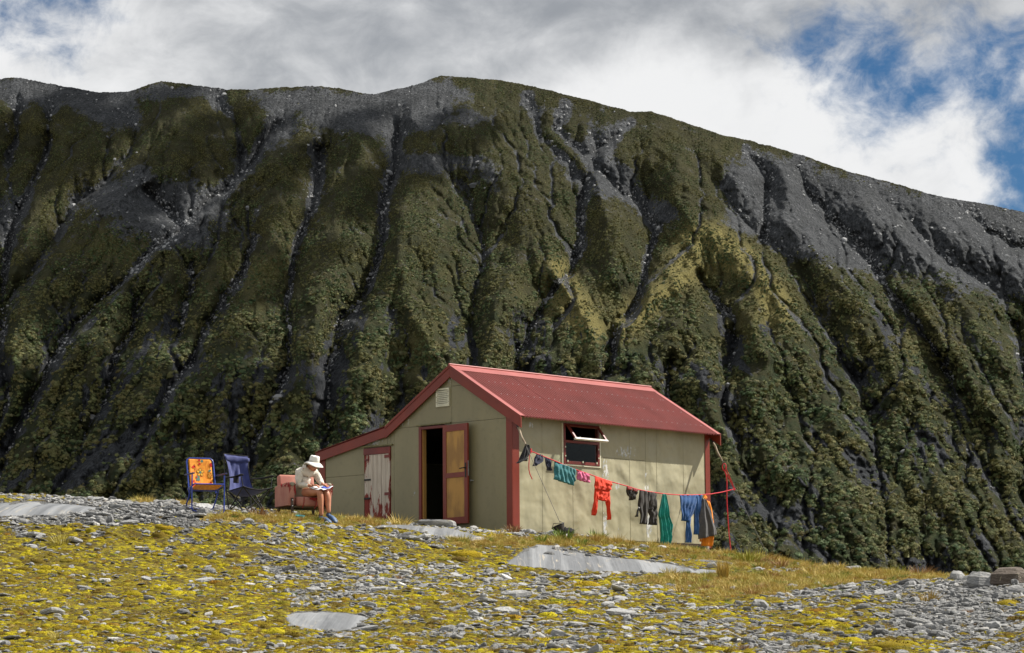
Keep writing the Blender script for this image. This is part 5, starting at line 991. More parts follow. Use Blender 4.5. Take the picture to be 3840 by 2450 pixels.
# ------------------------------------------------------------------ three chairs and the bowl
def base_at(px, py, Y):
    p = Vector(at(px, py, Y)); p.z = float(surf(p.x, p.y)); return p
BLUE = mat('blue_enamel', (.015,.045,.32), (.012,.035,.24), 12, .35, .5); ARMR = mat('blue_plastic', (.03,.03,.11), None, 9, .5)
m, t, b = new_mat('orange_canvas'); oc = t.new('ShaderNodeTexCoord').outputs['Object']; b.inputs['Roughness'].default_value = .7
w = t.noise(t.scale(oc, (3,3,1)), 7, 6, .65, 1.5); t.l.new(t.mix(t.ramp(w, .35, .65), (.80,.33,.03,1), (.58,.19,.015,1)), b.inputs['Base Color']); ORC = m
b.inputs['Transmission Weight'].default_value = 0
PR_R, PR_T, PR_Y, PR_K = mat('print_red', (.55,.02,.015)), mat('print_teal', (.10,.22,.18)), mat('print_yellow', (.85,.5,.06)), mat('print_dark', (.16,.04,.02))
c0 = GP(767, 1918); print('chair', c0.y); oc_ = empty('folding_chair', c0, R_(25), label='orange floral folding chair on a blue tube frame, leftmost of the chairs', cat='chair')
hw = .262; oc_.scale = (c0.y/41.,)*3
def gz(obj, x, y): # local height of the ground under a local point
    p = obj.matrix_basis @ Vector((x, y, 0)); return (float(surf(p.x, p.y))-obj.location.z)/obj.scale.z
fl = .0
ff = MB(); yf, yb = -.17, .21
g1 = gz(oc_, -hw, yf); g2 = gz(oc_, hw, yf)
ff.tube([(-hw,yf,.57),(-hw,yf,.3),(-hw,yf,g1+.07),(-hw+.02,yf+.0,g1+.02),(-hw+.07,yf,g1+.012),(hw-.07,yf,g2+.012),(hw-.02,yf,g2+.02),(hw,yf,g2+.07),(hw,yf,.3),(hw,yf,.56)], .0115, 8); ff.build('front_frame', BLUE, oc_, smooth=60)
rf = MB(); h2 = hw-.035; g3 = gz(oc_, -h2, yb+.04); g4 = gz(oc_, h2, yb+.04)
rf.tube([(-h2,-.02,.385),(-h2,.1,.22),(-h2,yb,g3+.08),(-h2+.02,yb+.02,g3+.025),(-h2+.07,yb+.025,g3+.014),(h2-.07,yb+.025,g4+.014),(h2-.02,yb+.02,g4+.025),(h2,yb,g4+.08),(h2,.1,.22),(h2,-.02,.385)], .0115, 8); rf.build('rear_frame', BLUE, oc_, smooth=60)
bf = MB(); h3 = .218; BY0, BY1 = .13, .27
bf.tube([(-h3,BY0-.02,.30),(-h3,BY0+.02,.45),(-h3,BY1-.02,.79),(-h3+.012,BY1-.008,.83),(-h3+.05,BY1,.852),(h3-.05,BY1,.852),(h3-.012,BY1-.008,.83),(h3,BY1-.02,.79),(h3,BY0+.02,.45),(h3,BY0-.02,.30)], .0115, 8); bf.build('back_frame', BLUE, oc_, smooth=60)
sf = MB()
for s in (-1, 1): sf.tube([(s*(hw-.02),yf-.06,.415),(s*(hw-.02),0,.375),(s*(h3+.012),BY0,.355)], .0105, 8)
sf.tube([(-hw+.02,yf-.06,.415),(hw-.02,yf-.06,.415)], .0105, 8); sf.tube([(-h3,BY0,.335),(h3,BY0,.335)], .0095, 8); sf.build('seat_frame', BLUE, oc_, smooth=60)
for s in (-1, 1): MB().span((s*hw-.02,yf-.085,.57), (s*hw+.02,.17,.592)).build('armrest', ARMR, oc_, bevel=.006)
def sheet(pts_fn, nx, ny, th, m_, name, parent):
    A = [[Vector(pts_fn(i/(nx-1), j/(ny-1))) for i in range(nx)] for j in range(ny)]; vs = [p for r in A for p in r]; fs = [(j*nx+i, j*nx+i+1, (j+1)*nx+i+1, (j+1)*nx+i) for j in range(ny-1) for i in range(nx-1)]
    o = MB().add(vs, fs).build(name, m_, parent, smooth=180); so = o.modifiers.new('thick', 'SOLIDIFY'); so.thickness = th; so.offset = 0; return o
bk_fn = lambda s, t_: ((s-.5)*.372, BY0+.008+(BY1-BY0)*(t_*.98+.02)+.02*math.sin(math.pi*t_)*math.sin(math.pi*s)-.012, .36+.488*t_)
bs_ = sheet(bk_fn, 14, 16, .006, ORC, 'back_sheet', oc_)
ss_ = sheet(lambda s, t_: ((s-.5)*.42, yf-.055+t_*(BY0-yf+.05), .413-.06*t_-.03*math.sin(math.pi*t_)*(.5+.5*math.sin(math.pi*s))), 12, 12, .006, ORC, 'seat_sheet', oc_)
def decal(poly, m_, lift=.006):   # flat print following the back sheet
    mb = MB(); c = [sum(p[k] for p in poly)/len(poly) for k in (0, 1)]
    P_ = [Vector(bk_fn(*p))+Vector((0,-lift-.003,0)) for p in poly]; cc_ = Vector(bk_fn(*c))+Vector((0,-lift-.003,0)); n = len(poly)
    mb.add([cc_]+P_, [(0, i+1, (i+1) % n+1) for i in range(n)]); return mb.build('print', m_, bs_)
rect = lambda x, y, w_, h_: [(x-w_/2,y-h_/2),(x+w_/2,y-h_/2),(x+w_/2,y+h_/2),(x-w_/2,y+h_/2)]
ell = lambda x, y, rx, ry, a0=0, n=12: [(x+rx*math.cos(a)*math.cos(a0)-ry*math.sin(a)*math.sin(a0), y+(rx*math.cos(a)*math.sin(a0)+ry*math.sin(a)*math.cos(a0))*.8) for a in np.linspace(0, 2*math.pi, n, endpoint=False)]
decal(rect(.47,.94,.09,.06), PR_R); decal(rect(.59,.92,.10,.08), PR_T); decal(rect(.52,.865,.05,.05), PR_Y); decal(rect(.48,.83,.09,.07), PR_R); decal(rect(.37,.36,.16,.17), PR_T); decal(rect(.31,.39,.07,.05), PR_R, .008); decal(rect(.66,.12,.1,.08), PR_R); decal(rect(.90,.21,.07,.06), PR_R); decal(ell(.21,.73,.085,.05,.3), PR_R); decal(ell(.9,.61,.07,.04,.4), PR_T); decal(ell(.97,.80,.05,.09), PR_R)
for k in range(5):
    a = k*2*math.pi/5+.3; x, y = .49+.095*math.cos(a), .55+.085*math.sin(a); decal(ell(x, y, .075, .058, a), PR_K, .007); decal(ell(x, y, .058, .043, a), PR_Y, .009)
decal(ell(.49,.55,.05,.05), PR_T, .011); decal(rect(.91,.46,.2,.17), PR_K, .006); decal(rect(.91,.46,.17,.145), PR_Y, .008)
for x, y in ((.86,.50),(.93,.51),(.96,.46),(.88,.44),(.93,.42)): decal(ell(x, y, .02, .025), PR_R, .010)
for k in range(5): a = k*1.256; decal(ell(.15+.075*math.cos(a), .19+.07*math.sin(a), .06, .04, a), PR_R, .006)
decal(ell(.15,.19,.03,.03), PR_Y, .009)
stm = MB(); stm.tube([Vector(bk_fn(.21+.2*q-.1*q*q, .78-.2*q*q+.03*math.sin(q*9)))+Vector((0,-.012,0)) for q in np.linspace(0,1,9)], .003, 5); stm.build('print', PR_K, bs_)
# navy folding camp chair
NAVY = cloth('navy_canvas', (.045,.056,.17), (.034,.042,.13)); FRM = mat('black_tube', (.015,.015,.017), None, 9, .4, .4)
c1 = GP(928, 1925); print('camp', c1.y); cc1 = empty('camp_chair', c1, R_(40), label='navy blue folding camp chair with black cross legs, middle of the three chairs', cat='chair')
cc1.scale = (c1.y/42.3,)*3
X0, Yf, Yb = .225, -.235, .20
def foot(x, y): return Vector((x, y, gz(cc1, x, y)+.005))
fFL, fFR, fBL, fBR = foot(-X0,Yf), foot(X0,Yf), foot(-X0,Yb), foot(X0,Yb)
sFL, sFR, sBL, sBR = Vector((-.27,-.27,.415)), Vector((.27,-.27,.415)), Vector((-.25,.19,.37)), Vector((.25,.19,.37))
BTL, BTR = Vector((-.235,.34,.98)), Vector((.235,.34,.965))
pairs = [(fFL,sFR),(fFR,sFL),(fBL,sBR),(fBR,sBL),(fFL,sBL),(fBL,sFL),(fFR,sBR),(fBR,sFR)]
for a, b_ in pairs: MB().tube([a, b_], .0115, 7).build('leg', FRM, cc1, smooth=60)
for p in (fFL, fFR, fBL, fBR): MB().tube([p+Vector((0,0,-.012)), p+Vector((0,0,.02))], .015, 8).build('foot', FRM, cc1, smooth=60)
for a, b_ in ((fBL, BTL), (fBR, BTR)): MB().tube([a, a*.55+b_*.45+Vector((0,.03,0)), b_], .009, 7).build('back_post', FRM, cc1, smooth=60)
hb_ = MB()
for a, b_ in ((fFL,sFR),(fBL,sBR),(fFL,sBL),(fFR,sBR)): hb_.lathe([(.0,-.012),(.018,-.01),(.018,.01),(0,.012)], 8, (a+b_)*.5)
hb_.build('hub', FRM, cc1, smooth=40)
def camp(s, t_):   # one sling: t 0 front edge of the seat .. .45 seat back .. 1 top of the backrest
    if t_ < .42:
        k = t_/.42; y = -.29+k*.45; zc = .375-.085*math.sin(k*1.5); edge = .415-.045*k; wdt = .275-.02*k; sag = 1-(2*s-1)**2
        return ((s-.5)*2*wdt, y, edge+(zc-edge)*sag-.02*sag*math.sin(math.pi*k))
    k = (t_-.42)/.58; wdt = .255-.055*math.sin(math.pi*min(k*1.1,1))+.0*k-.02*k; z = .37-.10*(1-(2*s-1)**2)*(1-k)**2+(.985-.37)*k; y = .16+.18*k+.085*(1-(2*s-1)**2)*math.sin(math.pi*(.15+.75*k))+.012*math.sin(s*14+k*5)*math.sin(math.pi*k)+.008*math.sin(s*27-k*9)*math.sin(math.pi*k)
    return ((s-.5)*2*wdt, y, z-.02*k*s)
sl_ = sheet(camp, 26, 40, .006, NAVY, 'sling', cc1)
hr = MB(); rs = []
for i in range(12):
    s = i/11; c = Vector(camp(s, .935)); q = .042*math.sin(math.pi*(.08+.84*s))**.4; rs.append([c+Vector((0,-.012-.022*math.cos(a)*.9, q*1.25*math.sin(a))) for a in [2*math.pi*j/10 for j in range(10)]])
hr.rings(rs).build('headrest', NAVY, cc1, smooth=180)
pip = MB()
for s in (0, 1): pip.tube([camp(s, k) for k in np.linspace(0, 1, 24)], .008, 6)
pip.tube([camp(k, 0) for k in np.linspace(0, 1, 12)], .011, 6); pip.tube([camp(k, 1) for k in np.linspace(0, 1, 12)], .008, 6); pip.build('piping', BAG, sl_, smooth=60)
for s in (-1, 1):
    bpst = Vector((s*.255,.245,.585)); frt = Vector((s*.30,-.27,.60))
    a_ = sheet(lambda q, t_: tuple(bpst*(1-t_)+frt*t_+Vector(((q-.5)*.085,0,.014-.035*math.sin(math.pi*t_)*(.4)-.012*(2*q-1)**2))), 5, 12, .012, BAG, 'armrest', cc1)
    MB().tube([frt+Vector((0,.02,0)), Vector((s*.285,-.262,.50)), Vector((s*.27,-.27,.415))], .009, 7).build('arm_post', FRM, cc1, smooth=60)
    if s < 0:
        cu = MB(); k_ = 12; cpt = bpst*.35+frt*.65; cu.rings([[cpt+Vector((.044*math.cos(2*math.pi*j/k_), .048*math.sin(2*math.pi*j/k_), z)) for j in range(k_)] for z in (-.11,-.02)], cap=False); cu.build('cup_holder', BAG, a_, smooth=60)
# worn pink armchair
PK = mat('worn_pink_cloth', (.44,.215,.165), (.36,.15,.12), 3.2, .95, .15, bmp=.004, bscale=60); PKD = mat('torn_red_cloth', (.36,.028,.032), (.25,.02,.022), 12, .95); LEGW = mat('dark_chair_wood', (.075,.045,.032), (.04,.025,.018), 9, .6); STUF = mat('grey_stuffing', (.34,.31,.24), (.20,.18,.13), 14, 1, bmp=.01); HESS = mat('hessian_lining', (.10,.075,.04), (.06,.045,.025), 20, 1)
print('arm', GP(1136, 1935).y, GP(1225,1962).y)
c2 = base_at(1136, 1935, 45.2); ac = empty('armchair', c2, R_(27), label='worn pink armchair with torn red seams where the person sits', cat='armchair')
AW, AD = .34, .33
def pad(mb, a, b_, r=.03, k=5):       # rounded box
    x0, y0, z0 = a; x1, y1, z1 = b_; rs = []
    for z, q in ((z0,r),(z0+r*.4,r*.3),(z0+r,0),(z1-r,0),(z1-r*.4,r*.3),(z1,r)):
        ring_ = []
        for cx_, cy_, a0 in ((x1-r,y1-r,0),(x0+r,y1-r,math.pi/2),(x0+r,y0+r,math.pi),(x1-r,y0+r,1.5*math.pi)):
            for j in range(k): ang = a0+j*math.pi/2/(k-1); ring_.append(Vector((cx_+(r-q*.9)*math.cos(ang)+0, cy_+(r-q*.9)*math.sin(ang), z)))
        rs.append(ring_)
    return mb.rings(rs)
sb = MB(); pad(sb, (-AW+.09,-AD-.01,.16), (AW-.09,AD-.08,.325), .035); sb.build('seat', PK, ac, smooth=50)
bb = MB(); pad(bb, (-AW+.01,-.05,0), (AW-.01,.075,.58), .04); bo = bb.build('backrest', PK, ac, smooth=50); bo.location = (0,AD-.075,.165); bo.rotation_euler = (-R_(9),0,0)
for s in (-1, 1):
    ar = MB(); x0, x1 = (s*AW-.052, s*AW+.052); prof = [(AD,.17),(AD,.53),(.05,.555),(-.16,.575),(-AD+.03,.565),(-AD-.01,.52),(-AD-.012,.40),(-AD+.01,.17)]
    rs = [[Vector((x, y, z)) for y, z in [(q[0]*sc_+(1-sc_)*0, .37+(q[1]-.37)*sc_) for q in prof]] for x, sc_ in ((x0,.955),(x0+.018,1),(x1-.018,1),(x1,.955))]
    o = ar.rings(rs).build('arm', PK, ac, smooth=40); 
    fc = MB(); k_ = 14; fc.rings([[Vector((s*AW+.046*math.cos(2*math.pi*j/k_)*q, -AD-.012-dy, .535+.034*math.sin(2*math.pi*j/k_)*q)) for j in range(k_)] for dy, q in ((0,1),(.012,.95),(.02,.6))]); fc.build('stuffing', STUF, o, smooth=50)
    tr = MB(); r7 = random.Random(3+s)
    for k in range(26):
        y = -AD-.02+r7.random()*.36*(1 if k % 2 else .15); x = s*AW+(-.055 if s < 0 else .055)*(1 if k % 3 else -1); z = .535+r7.uniform(-.02,.03)
        l = r7.uniform(.015, .05); p0 = Vector((x, y, z)); tr.add([p0, p0+Vector((0,.022,0)), p0+Vector((s*.012,.012,-l)), p0+Vector((s*.012,-.012,-l*.8))], [(0,1,2,3)])
    for k in range(10):
        z = .40+.012*k+r7.uniform(0,.02); tr.add([Vector((s*AW+.05*(-1)**k, -AD-.018, z)), Vector((s*AW+.03*(-1)**k, -AD-.022, z+.03)), Vector((s*AW+.062*(-1)**k, -AD-.028, z-.06))], [(0,1,2)])
    to = tr.build('torn_seam', PKD, o); sm = to.modifiers.new('thick', 'SOLIDIFY'); sm.thickness = .006
    po = MB(); po.span((s*AW-.024,-AD-.03,-.02+gz(ac, s*AW, -AD)), (s*AW+.024,-AD-.0125,.30)); pl = po.build('front_leg', LEGW, ac, bevel=.004)
    for z in (.06,.16,.26): MB().lathe([(.010,0),(.008,.006),(0,.008)], 8, (s*AW,-AD-.031,z), Matrix.Rotation(math.pi/2, 3, 'X')).build('stud', GALV, pl, smooth=60)
    gb = gz(ac, s*AW*.97, AD+.08); MB().tube([(s*(AW-.03),AD-.05,.20),(s*(AW-.01),AD+.0,.10),(s*AW,AD+.06,gb-.02)], [.034,.028,.02], 6).build('rear_leg', LEGW, ac, smooth=30)
MB().span((-AW+.02,-AD+.02,.135), (AW-.02,AD-.03,.168)).build('underside', HESS, ac, bevel=.01)
rp_ = MB(); r8 = random.Random(8)
for k in range(9):
    x = r8.uniform(-.02, .25); p0 = Vector((x, -AD-.016, .31)); rp_.add([p0, p0+Vector((.05,-.002,-.01)), p0+Vector((.03,-.005,-.02-.04*r8.random())), p0+Vector((-.01,-.004,-.03))], [(0,1,2,3)])
rp_.tube([(-.12,-AD-.016,.315),(-.125,-AD-.02,.22),(-.15,-AD-.012,.13)], .007, 5); rp_.tube([(.1,-AD-.016,.31),(.1,-AD-.022,.2),(.07,-AD-.014,.12)], .007, 5)
ro = rp_.build('torn_seat_cloth', PKD, ac); sm = ro.modifiers.new('thick', 'SOLIDIFY'); sm.thickness = .005
# bowl by the armchair leg
CY = mat('cyan_plastic', (.02,.42,.52), (.02,.36,.46), 9, .35, .5); p = base_at(1123, 1947, 44.4)
bw_ = MB(); bw_.lathe([(.03,.0),(.062,.004),(.082,.045),(.086,.046),(.086,.042),(.066,.006),(.0,.004)], 26); o = bw_.build('bowl', CY, smooth=50, label='small cyan plastic bowl on the grass by the armchair leg', cat='bowl'); o.location = p+Vector((0,0,.02)); o.rotation_euler = (.14,.08,0)
# ------------------------------------------------------------------ the person, seated and writing
def skin(name, V, E, R, m_, parent=None, sub=2, root=0, smooth=True):
    me = bpy.data.meshes.new(name); me.from_pydata([tuple(v) for v in V], E, []); me.materials.append(m_)
    o = bpy.data.objects.new(name, me); COL.objects.link(o); o.parent = parent
    s = o.modifiers.new('skin', 'SKIN'); s.use_smooth_shade = True
    for i, r in enumerate(R):
        sv = me.skin_vertices[0].data[i]; sv.radius = (r, r) if not hasattr(r, '__len__') else r; sv.use_root = i == root
    sd_ = o.modifiers.new('sub', 'SUBSURF'); sd_.levels = sub; sd_.render_levels = sub
    return o
pb = c2; pr_ = empty('person', (pb.x, pb.y, pb.z), 0, label='person in a white sun hat and pale shirt writing in the pink armchair', cat='person')
YP = pb.y; MPP = YP/FPX/4.653         # metres per pixel of the close crop
def XZ(cx_, cy_):                     # close-crop pixel to local x, z at the armchair's distance
    p = at(1000+cx_/4.653, 1660+cy_/4.653, YP); return float(p[0]-pb.x), float(p[2]-pb.z)
fw = Vector((.77,-.64,0)); rt = Vector((-.64,-.77,0)); upv = Vector((0,0,1))
def J(cx_, cy_, side=0., fwd=0.):     # joint seen at a crop pixel; depth follows from side and forward offsets
    x, z = XZ(cx_, cy_); d = rt*side+fw*fwd; p = Vector((x, d.y-.10, z)); k = (YP+p.y)/YP; return Vector(((pb.x+x)*k-pb.x, p.y, (pb.z+z)*k-pb.z))
SKIN = mat('skin', (.48,.215,.125), (.40,.165,.095), 7, .5, .35); SHIRT = cloth('shirt_linen', (.66,.62,.55), (.58,.54,.47)); SHORT = cloth('shorts_khaki', (.30,.25,.17)); HATM = cloth('hat_cotton', (.80,.79,.74), (.72,.70,.65)); HAIR = mat('grey_hair', (.36,.30,.22), (.25,.20,.14), 30, .7); GLS = mat('dark_lens', (.01,.01,.012), None, 5, .08, .6); CROC = mat('blue_clog', (.055,.11,.22), (.045,.09,.18), 12, .55)
hipc = J(610, 900, 0, -.02); hR, hL = J(590, 880, .085, 0), J(660, 885, -.085, 0)
kR, kL = J(930, 855, .075, .42), J(1050, 865, -.075, .42); aR, aL = J(955, 1285, .075, .40), J(1085, 1240, -.07, .44)
waist = J(625, 720, 0, .03); chest = J(650, 560, 0, .10); nb = J(715, 455, 0, .16); hd_ = J(822, 385, 0, .27)
sR, sL = J(570, 510, .17, .10), J(850, 540, -.17, .12); eR, eL = J(545, 745, .20, .06), J(940, 680, -.22, .20); wR, wL = J(790, 752, .07, .28), J(985, 738, -.10, .34)
# body: one continuous surface
V = [hipc, waist, chest, nb, nb*.5+hd_*.5, hR, hR*.5+kR*.5, kR, kR*.45+aR*.55, aR, hL, hL*.5+kL*.5, kL, kL*.45+aL*.55, aL, sR, sR*.5+eR*.5, eR, wR, sL, sL*.5+eL*.5, eL, wL,
     kR*.75+aR*.25, kL*.75+aL*.25]
V.append(chest*.42+nb*.58)
E_ = [(0,1),(1,2),(2,25),(25,3),(3,4),(0,5),(5,6),(6,7),(7,23),(23,8),(8,9),(0,10),(10,11),(11,12),(12,24),(24,13),(13,14),(25,15),(15,16),(16,17),(17,18),(25,19),(19,20),(20,21),(21,22)]
RD = [.12,.10,.10,.054,.048,.095,.085,.062,.048,.036,.095,.085,.062,.048,.036,.048,.042,.036,.027,.048,.042,.036,.027,.062,.062,.09]
body = skin('body', V, E_, RD, SKIN, pr_)
# shirt and shorts over it
cuffR, cuffL = eR*.2+wR*.8, eL*.2+wL*.8
SV = [hipc*.6+waist*.4, waist, chest, nb*.85+chest*.15+Vector((0,0,-.0)), sR, sR*.5+eR*.5, eR, eR*.5+wR*.5, cuffR, sL, sL*.5+eL*.5, eL, eL*.5+wL*.5, cuffL, waist*.5+chest*.5+fw*.02, chest*.42+nb*.58]
SE = [(0,1),(1,14),(14,2),(2,15),(15,3),(15,4),(4,5),(5,6),(6,7),(7,8),(15,9),(9,10),(10,11),(11,12),(12,13)]
shirt = skin('shirt', SV, SE, [.145,.132,.132,.082,.080,.066,.058,.050,.041,.080,.066,.058,.050,.041,.134,.112], SHIRT, pr_)
dm = shirt.modifiers.new('creases', 'DISPLACE'); tx = bpy.data.textures.new('creases', 'CLOUDS'); tx.noise_scale = .09; dm.texture = tx; dm.strength = .035; dm.mid_level = .5
HV_ = [hipc, hR, hR*.62+kR*.38, hL, hL*.62+kL*.38]; skin('shorts', HV_, [(0,1),(1,2),(0,3),(3,4)], [.145,.112,.108,.112,.108], SHORT, pr_)
col_ = MB(); k_ = 16; cdir = (hd_-nb).normalized(); u_ = cdir.orthogonal().normalized(); v_ = cdir.cross(u_)
col_.rings([[nb+cdir*h+(u_*math.cos(2*math.pi*j/k_)+v_*math.sin(2*math.pi*j/k_))*r for j in range(k_)] for h, r in ((-.025,.082),(.015,.074),(.035,.076),(.0,.094),(-.03,.098))]); col_.build('collar', SHIRT, shirt, smooth=60)
plk = MB(); plk.tube([nb+fw*.060+Vector((0,0,-.05)), chest+fw*.128, waist+fw*.118+Vector((0,0,.02))], [.012,.014,.014], 6); plk.build('placket', SHIRT, shirt, smooth=60)
# head, face, glasses, hat
face = (fw*.70+Vector((.05,-.50,0))).normalized(); fdir = (face*.87+Vector((0,0,-.44))).normalized(); side = fdir.cross(upv).normalized(); hup = side.cross(fdir).normalized()
HM_ = Matrix((side, fdir, hup)).transposed()      # local x to the person's right ear, y out of the face, z crown
def H(x, y, z): return hd_+HM_ @ Vector((x, y, z))
hm = MB(); rs = []
for i in range(17):
    z = -.118+.232*i/16; q = (i/16-.5)*2; r = max(0, 1-abs(q)**2.4)**.5; wx_ = .074*r*(.70+.30*min(1, (i+1)/7)); ry_ = .094*r*(.80+.2*min(1, (i+2)/8)); ring_ = []
    for j in range(20):
        a = 2*math.pi*j/20; x = wx_*math.cos(a); y = ry_*math.sin(a)
        f = max(0, math.sin(a))**10; y += f*(.026*math.exp(-((z+.022)/.017)**2)+.012*math.exp(-((z-.004)/.02)**2)+.010*math.exp(-((z+.062)/.012)**2)+.014*math.exp(-((z+.100)/.016)**2)-.006*math.exp(-((z+.05)/.006)**2)-.008*math.exp(-((z+.078)/.006)**2))
        ring_.append(H(x, y, z))
    rs.append(ring_)
head = hm.rings(rs).build('head', SKIN, pr_, smooth=180)
for s in (-1, 1):
    er = MB(); k_ = 12; er.rings([[H(s*(.074+dx), -.008+.018*q*math.cos(2*math.pi*j/k_), -.012+.032*q*math.sin(2*math.pi*j/k_)) for j in range(k_)] for dx, q in ((-.012,.8),(.006,1),(.014,.85),(.010,.4))]); er.build('ear', SKIN, head, smooth=60)
lp = MB(); lp.tube([H(-.024,.082,-.071),H(0,.094,-.068),H(.024,.082,-.071)], [.004,.007,.004], 6); lp.build('mouth', mat('lips', (.34,.10,.075)), head, smooth=60)
hr_ = MB(); rs = []
for z, g in ((-.075,.62),(-.05,.88),(-.01,1.06),(.035,1.08),(.07,1.0)): rs.append([H(.080*g*math.cos(a), -.012+.092*g*math.sin(a), z) for a in np.linspace(R_(168), R_(372), 16)])
vs = [p for r in rs for p in r]; n = 16; ho = MB().add(vs, [(i*n+j, i*n+j+1, (i+1)*n+j+1, (i+1)*n+j) for i in range(4) for j in range(n-1)]).build('hair', HAIR, pr_, smooth=180); sm = ho.modifiers.new('thick', 'SOLIDIFY'); sm.thickness = .012
gm = MB()
for s in (-1, 1):
    gm.rings([[H(s*.036+.034*q*math.cos(2*math.pi*j/14), .092-.10*abs(s*.036+.034*q*math.cos(2*math.pi*j/14))**1.0*.45+dy, .012+.024*q*math.sin(2*math.pi*j/14)) for j in range(14)] for dy, q in ((.0,1.),(.008,.98),(.012,.7))])
sgl = gm.build('sunglasses', GLS, pr_, smooth=50)
ga = MB(); ga.tube([H(-.03,.10,.016),H(0,.106,.02),H(.03,.10,.016)], .0045, 6)
for s in (-1, 1): ga.tube([H(s*.066,.072,.018),H(s*.078,.03,.016),H(s*.080,-.02,.012)], .0045, 6)
ga.build('glasses_frame', BLACKM, sgl, smooth=60)
tilt = Matrix.Rotation(R_(15), 3, 'X') @ Matrix.Rotation(R_(-5), 3, 'Y')
def HT(x, y, z): return H(*(tilt @ Vector((x, y-.006, z+.040))))
hat = MB(); rs = []; K = 36
prof = [(.093,.0),(.094,.02),(.090,.055),(.086,.085),(.080,.102),(.066,.110),(.03,.112)]
brim = [(.178,-.052),(.176,-.045),(.150,-.022),(.120,-.004),(.096,.004)]
for r, z in brim+prof:
    ring_ = []
    for j in range(K):
        a = 2*math.pi*j/K; wv = (r > .1)*((r-.096)/.08)
        ring_.append(HT(r*.93*math.cos(a)+.0, r*1.05*math.sin(a), z+wv*(.020*math.sin(2*a+.6)+.014*math.cos(3*a))+.004*math.sin(5*a)*(z > .05)))
    rs.append(ring_)
ho = hat.rings(rs).build('sun_hat', HATM, pr_, smooth=60)
bd = MB(); bd.rings([[HT((.0965)*.93*math.cos(2*math.pi*j/K), .0965*1.05*math.sin(2*math.pi*j/K), z) for j in range(K)] for z in (.006,.028)], cap=False); bo_ = bd.build('hat_band', cloth('hat_band_cotton', (.66,.63,.56)), ho, smooth=60)
ub = MB(); rs = []
for r, z in ((.176,-.054),(.150,-.028),(.120,-.010),(.090,-.004)): rs.append([HT(r*.93*math.cos(2*math.pi*j/K), r*1.05*math.sin(2*math.pi*j/K), z+((r-.096)/.08 if r > .1 else 0)*(.020*math.sin(4*math.pi*j/K+.6)+.014*math.cos(6*math.pi*j/K))) for j in range(K)])
ub.rings(rs, cap=False).build('brim_underside', HATM, ho, smooth=60)
# hands: palm, four bent fingers and a thumb
def hand(w, tgt, palm_dn, sgn, curl, name):
    d = (tgt-w).normalized(); sd_ = d.cross(palm_dn).normalized(); dn = sd_.cross(d).normalized()*1.0
    if dn.dot(palm_dn) < 0: dn = -dn
    V_ = [w, w+d*.045, w+d*.085]; E2 = [(0,1),(1,2)]; R2 = [.024,(.034,.018),(.036,.016)]
    L_ = [.070,.080,.075,.058]
    for f in range(4):
        o_ = (f-1.5)*.019; base = w+d*.088+sd_*o_; a0 = curl*.5; p1 = base+(d*math.cos(a0)+dn*math.sin(a0))*L_[f]*.45; a1 = curl; p2 = p1+(d*math.cos(a1)+dn*math.sin(a1))*L_[f]*.32; a2 = curl*1.5; p3 = p2+(d*math.cos(a2)+dn*math.sin(a2))*L_[f]*.25
        i = len(V_); V_ += [base, p1, p2, p3]; E2 += [(2,i),(i,i+1),(i+1,i+2),(i+2,i+3)]; R2 += [.010,.0095,.009,.0075]
    i = len(V_); tb = w+d*.035+sd_*sgn*.030; V_ += [tb, tb+d*.03+sd_*sgn*.02+dn*.008, tb+d*.058+sd_*sgn*.012+dn*.02]; E2 += [(1,i),(i,i+1),(i+1,i+2)]; R2 += [.013,.0105,.0085]
    return skin(name, V_, E2, R2, SKIN, pr_, 2)
page = J(945, 795, 0, .42)
hand(wR, J(885, 740, .03, .40), Vector((0,0,-1)), -1, .9, 'hand'); hand(wL, J(1055, 750, -.10, .46), Vector((0,0,-1)), 1, .55, 'hand')
# clogs
for an, tp in ((aR, J(1150, 1400, .08, .62)), (aL, J(1255, 1410, -.07, .66))):
    heel = an+Vector((0,0,-.035))-(tp-an).normalized()*.05; d = (tp-heel); L_ = min(d.length, .285); d = d.normalized(); sd_ = d.cross(upv).normalized(); un = sd_.cross(d).normalized()
    cg = MB(); rs = []
    for k, (s, wd, h0, h1) in enumerate(((0,.022,.0,.045),(.04,.036,-.004,.06),(.25,.040,-.004,.055),(.42,.044,-.004,.070),(.65,.052,-.004,.066),(.85,.050,-.002,.048),(.97,.034,.004,.030),(1,.014,.008,.022))):
        rs.append([heel+d*(s*L_)+sd_*(wd*math.copysign(abs(math.cos(a))**.7, math.cos(a)))+un*(h0+(h1-h0)*(.5+.5*math.copysign(abs(math.sin(a))**.8, math.sin(a)))-.03) for a in [2*math.pi*j/16 for j in range(16)]])
    cgo = cg.rings(rs).build('clog', CROC, pr_, smooth=60)
    st_ = MB(); st_.tube([heel+d*L_*.36+sd_*.046+un*.01, heel-d*.025+un*.035, heel+d*L_*.36-sd_*.046+un*.01], .008, 6); st_.build('strap', CROC, cgo, smooth=60)
    for s, o_ in ((.6,-.02),(.6,.02),(.7,0),(.78,-.02),(.78,.02),(.52,0)): MB().lathe([(.007,0),(.0055,.002),(0,.0022)], 8, heel+d*(s*L_)+sd_*o_+un*(.062-.03-(s-.5)*.035), Matrix((sd_, d, un)).transposed()).build('vent_hole', BLACKM, cgo)
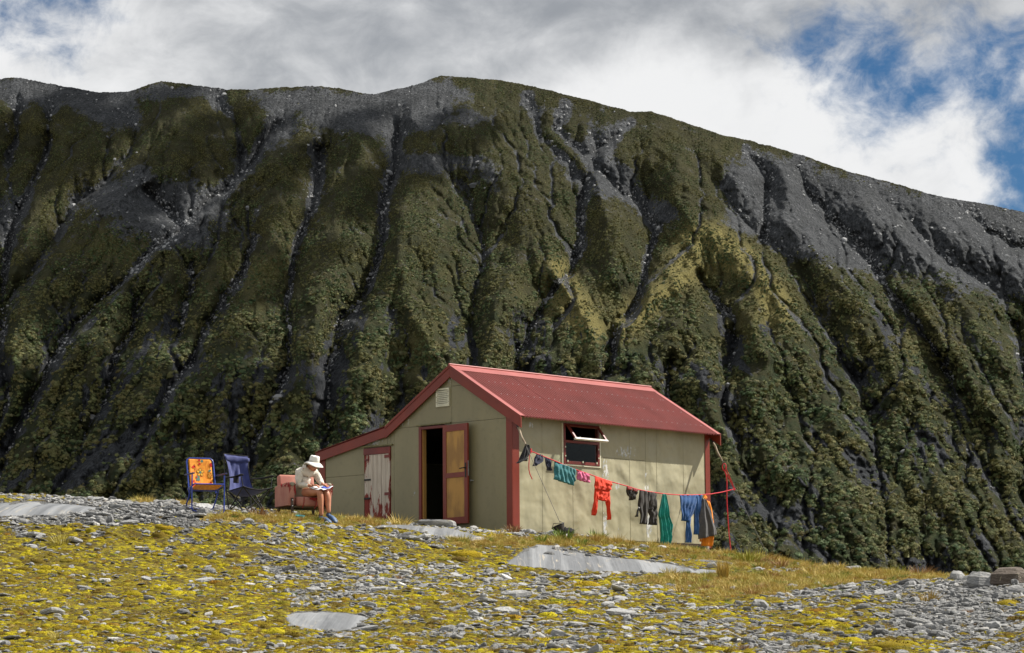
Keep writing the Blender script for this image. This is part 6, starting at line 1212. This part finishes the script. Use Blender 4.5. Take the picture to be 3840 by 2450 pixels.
# papers in a plastic sleeve on the lap, and the pen
PAP = mat('plastic_sleeve', (.72,.74,.76), (.62,.65,.70), 12, .25, .5); PB = mat('print_blue', (.05,.10,.55), None, 9, .4); PKN = mat('notebook_pink', (.55,.16,.20), None, 9, .6)
A_, B_, C_, D_ = J(735, 812, .20, .24), J(905, 762, -.06, .22), J(1158, 785, -.16, .52), J(985, 842, .10, .50)
pp = sheet(lambda s, t_: tuple((A_*(1-s)+D_*s)*(1-t_)+(B_*(1-s)+C_*s)*t_+Vector((0,0,.012+.010*math.sin(9*s+5*t_)+.006*math.sin(17*s-8*t_)))), 16, 12, .004, PAP, 'papers', None); tag(pp, 'papers in a clear plastic sleeve lying on the lap', 'papers'); pp.location = pb
sheet(lambda s, t_: tuple((A_*(1-s)+D_*s)*(1-t_)+(B_*(1-s)+C_*s)*t_+Vector((0,0,.019+.010*math.sin(9*s+5*t_)+.006*math.sin(17*s-8*t_)))) if True else 0, 4, 4, .002, PB, 'print', pp)
bpy.data.objects.remove(pp.children[0]) if pp.children else None
E3 = lambda s, t_: (A_*(1-s)+D_*s)*(1-t_)+(B_*(1-s)+C_*s)*t_
sheet(lambda s, t_: tuple(E3(.62+.33*s, .30+.5*t_)+Vector((0,0,.023+.010*math.sin(9*(.62+.33*s)+5*(.3+.5*t_))+.006*math.sin(17*(.62+.33*s)-8*(.3+.5*t_))))), 8, 6, .002, PB, 'cover', pp)
nbk = MB(); n0, n1, n2, n3 = J(965, 838, .06, .46), J(1075, 836, -.04, .50), J(1080, 808, -.08, .50), J(960, 810, .03, .45); nbk.prism([n0, n1, n2, n3], (0,0,.012)); nb_ = nbk.build('notebook', PKN, None, bevel=.003, label='small pink notebook on the knees under the papers', cat='notebook'); nb_.location = pb
pn_ = MB(); h0 = J(872, 745, .03, .38); pn_.tube([h0+Vector((.03,-.0,-.03)), h0+Vector((-.045,.0,.035))], .005, 7); po_ = pn_.build('pen', BLACKM, None, smooth=60, label='black pen held in the writing hand', cat='pen'); po_.location = pb
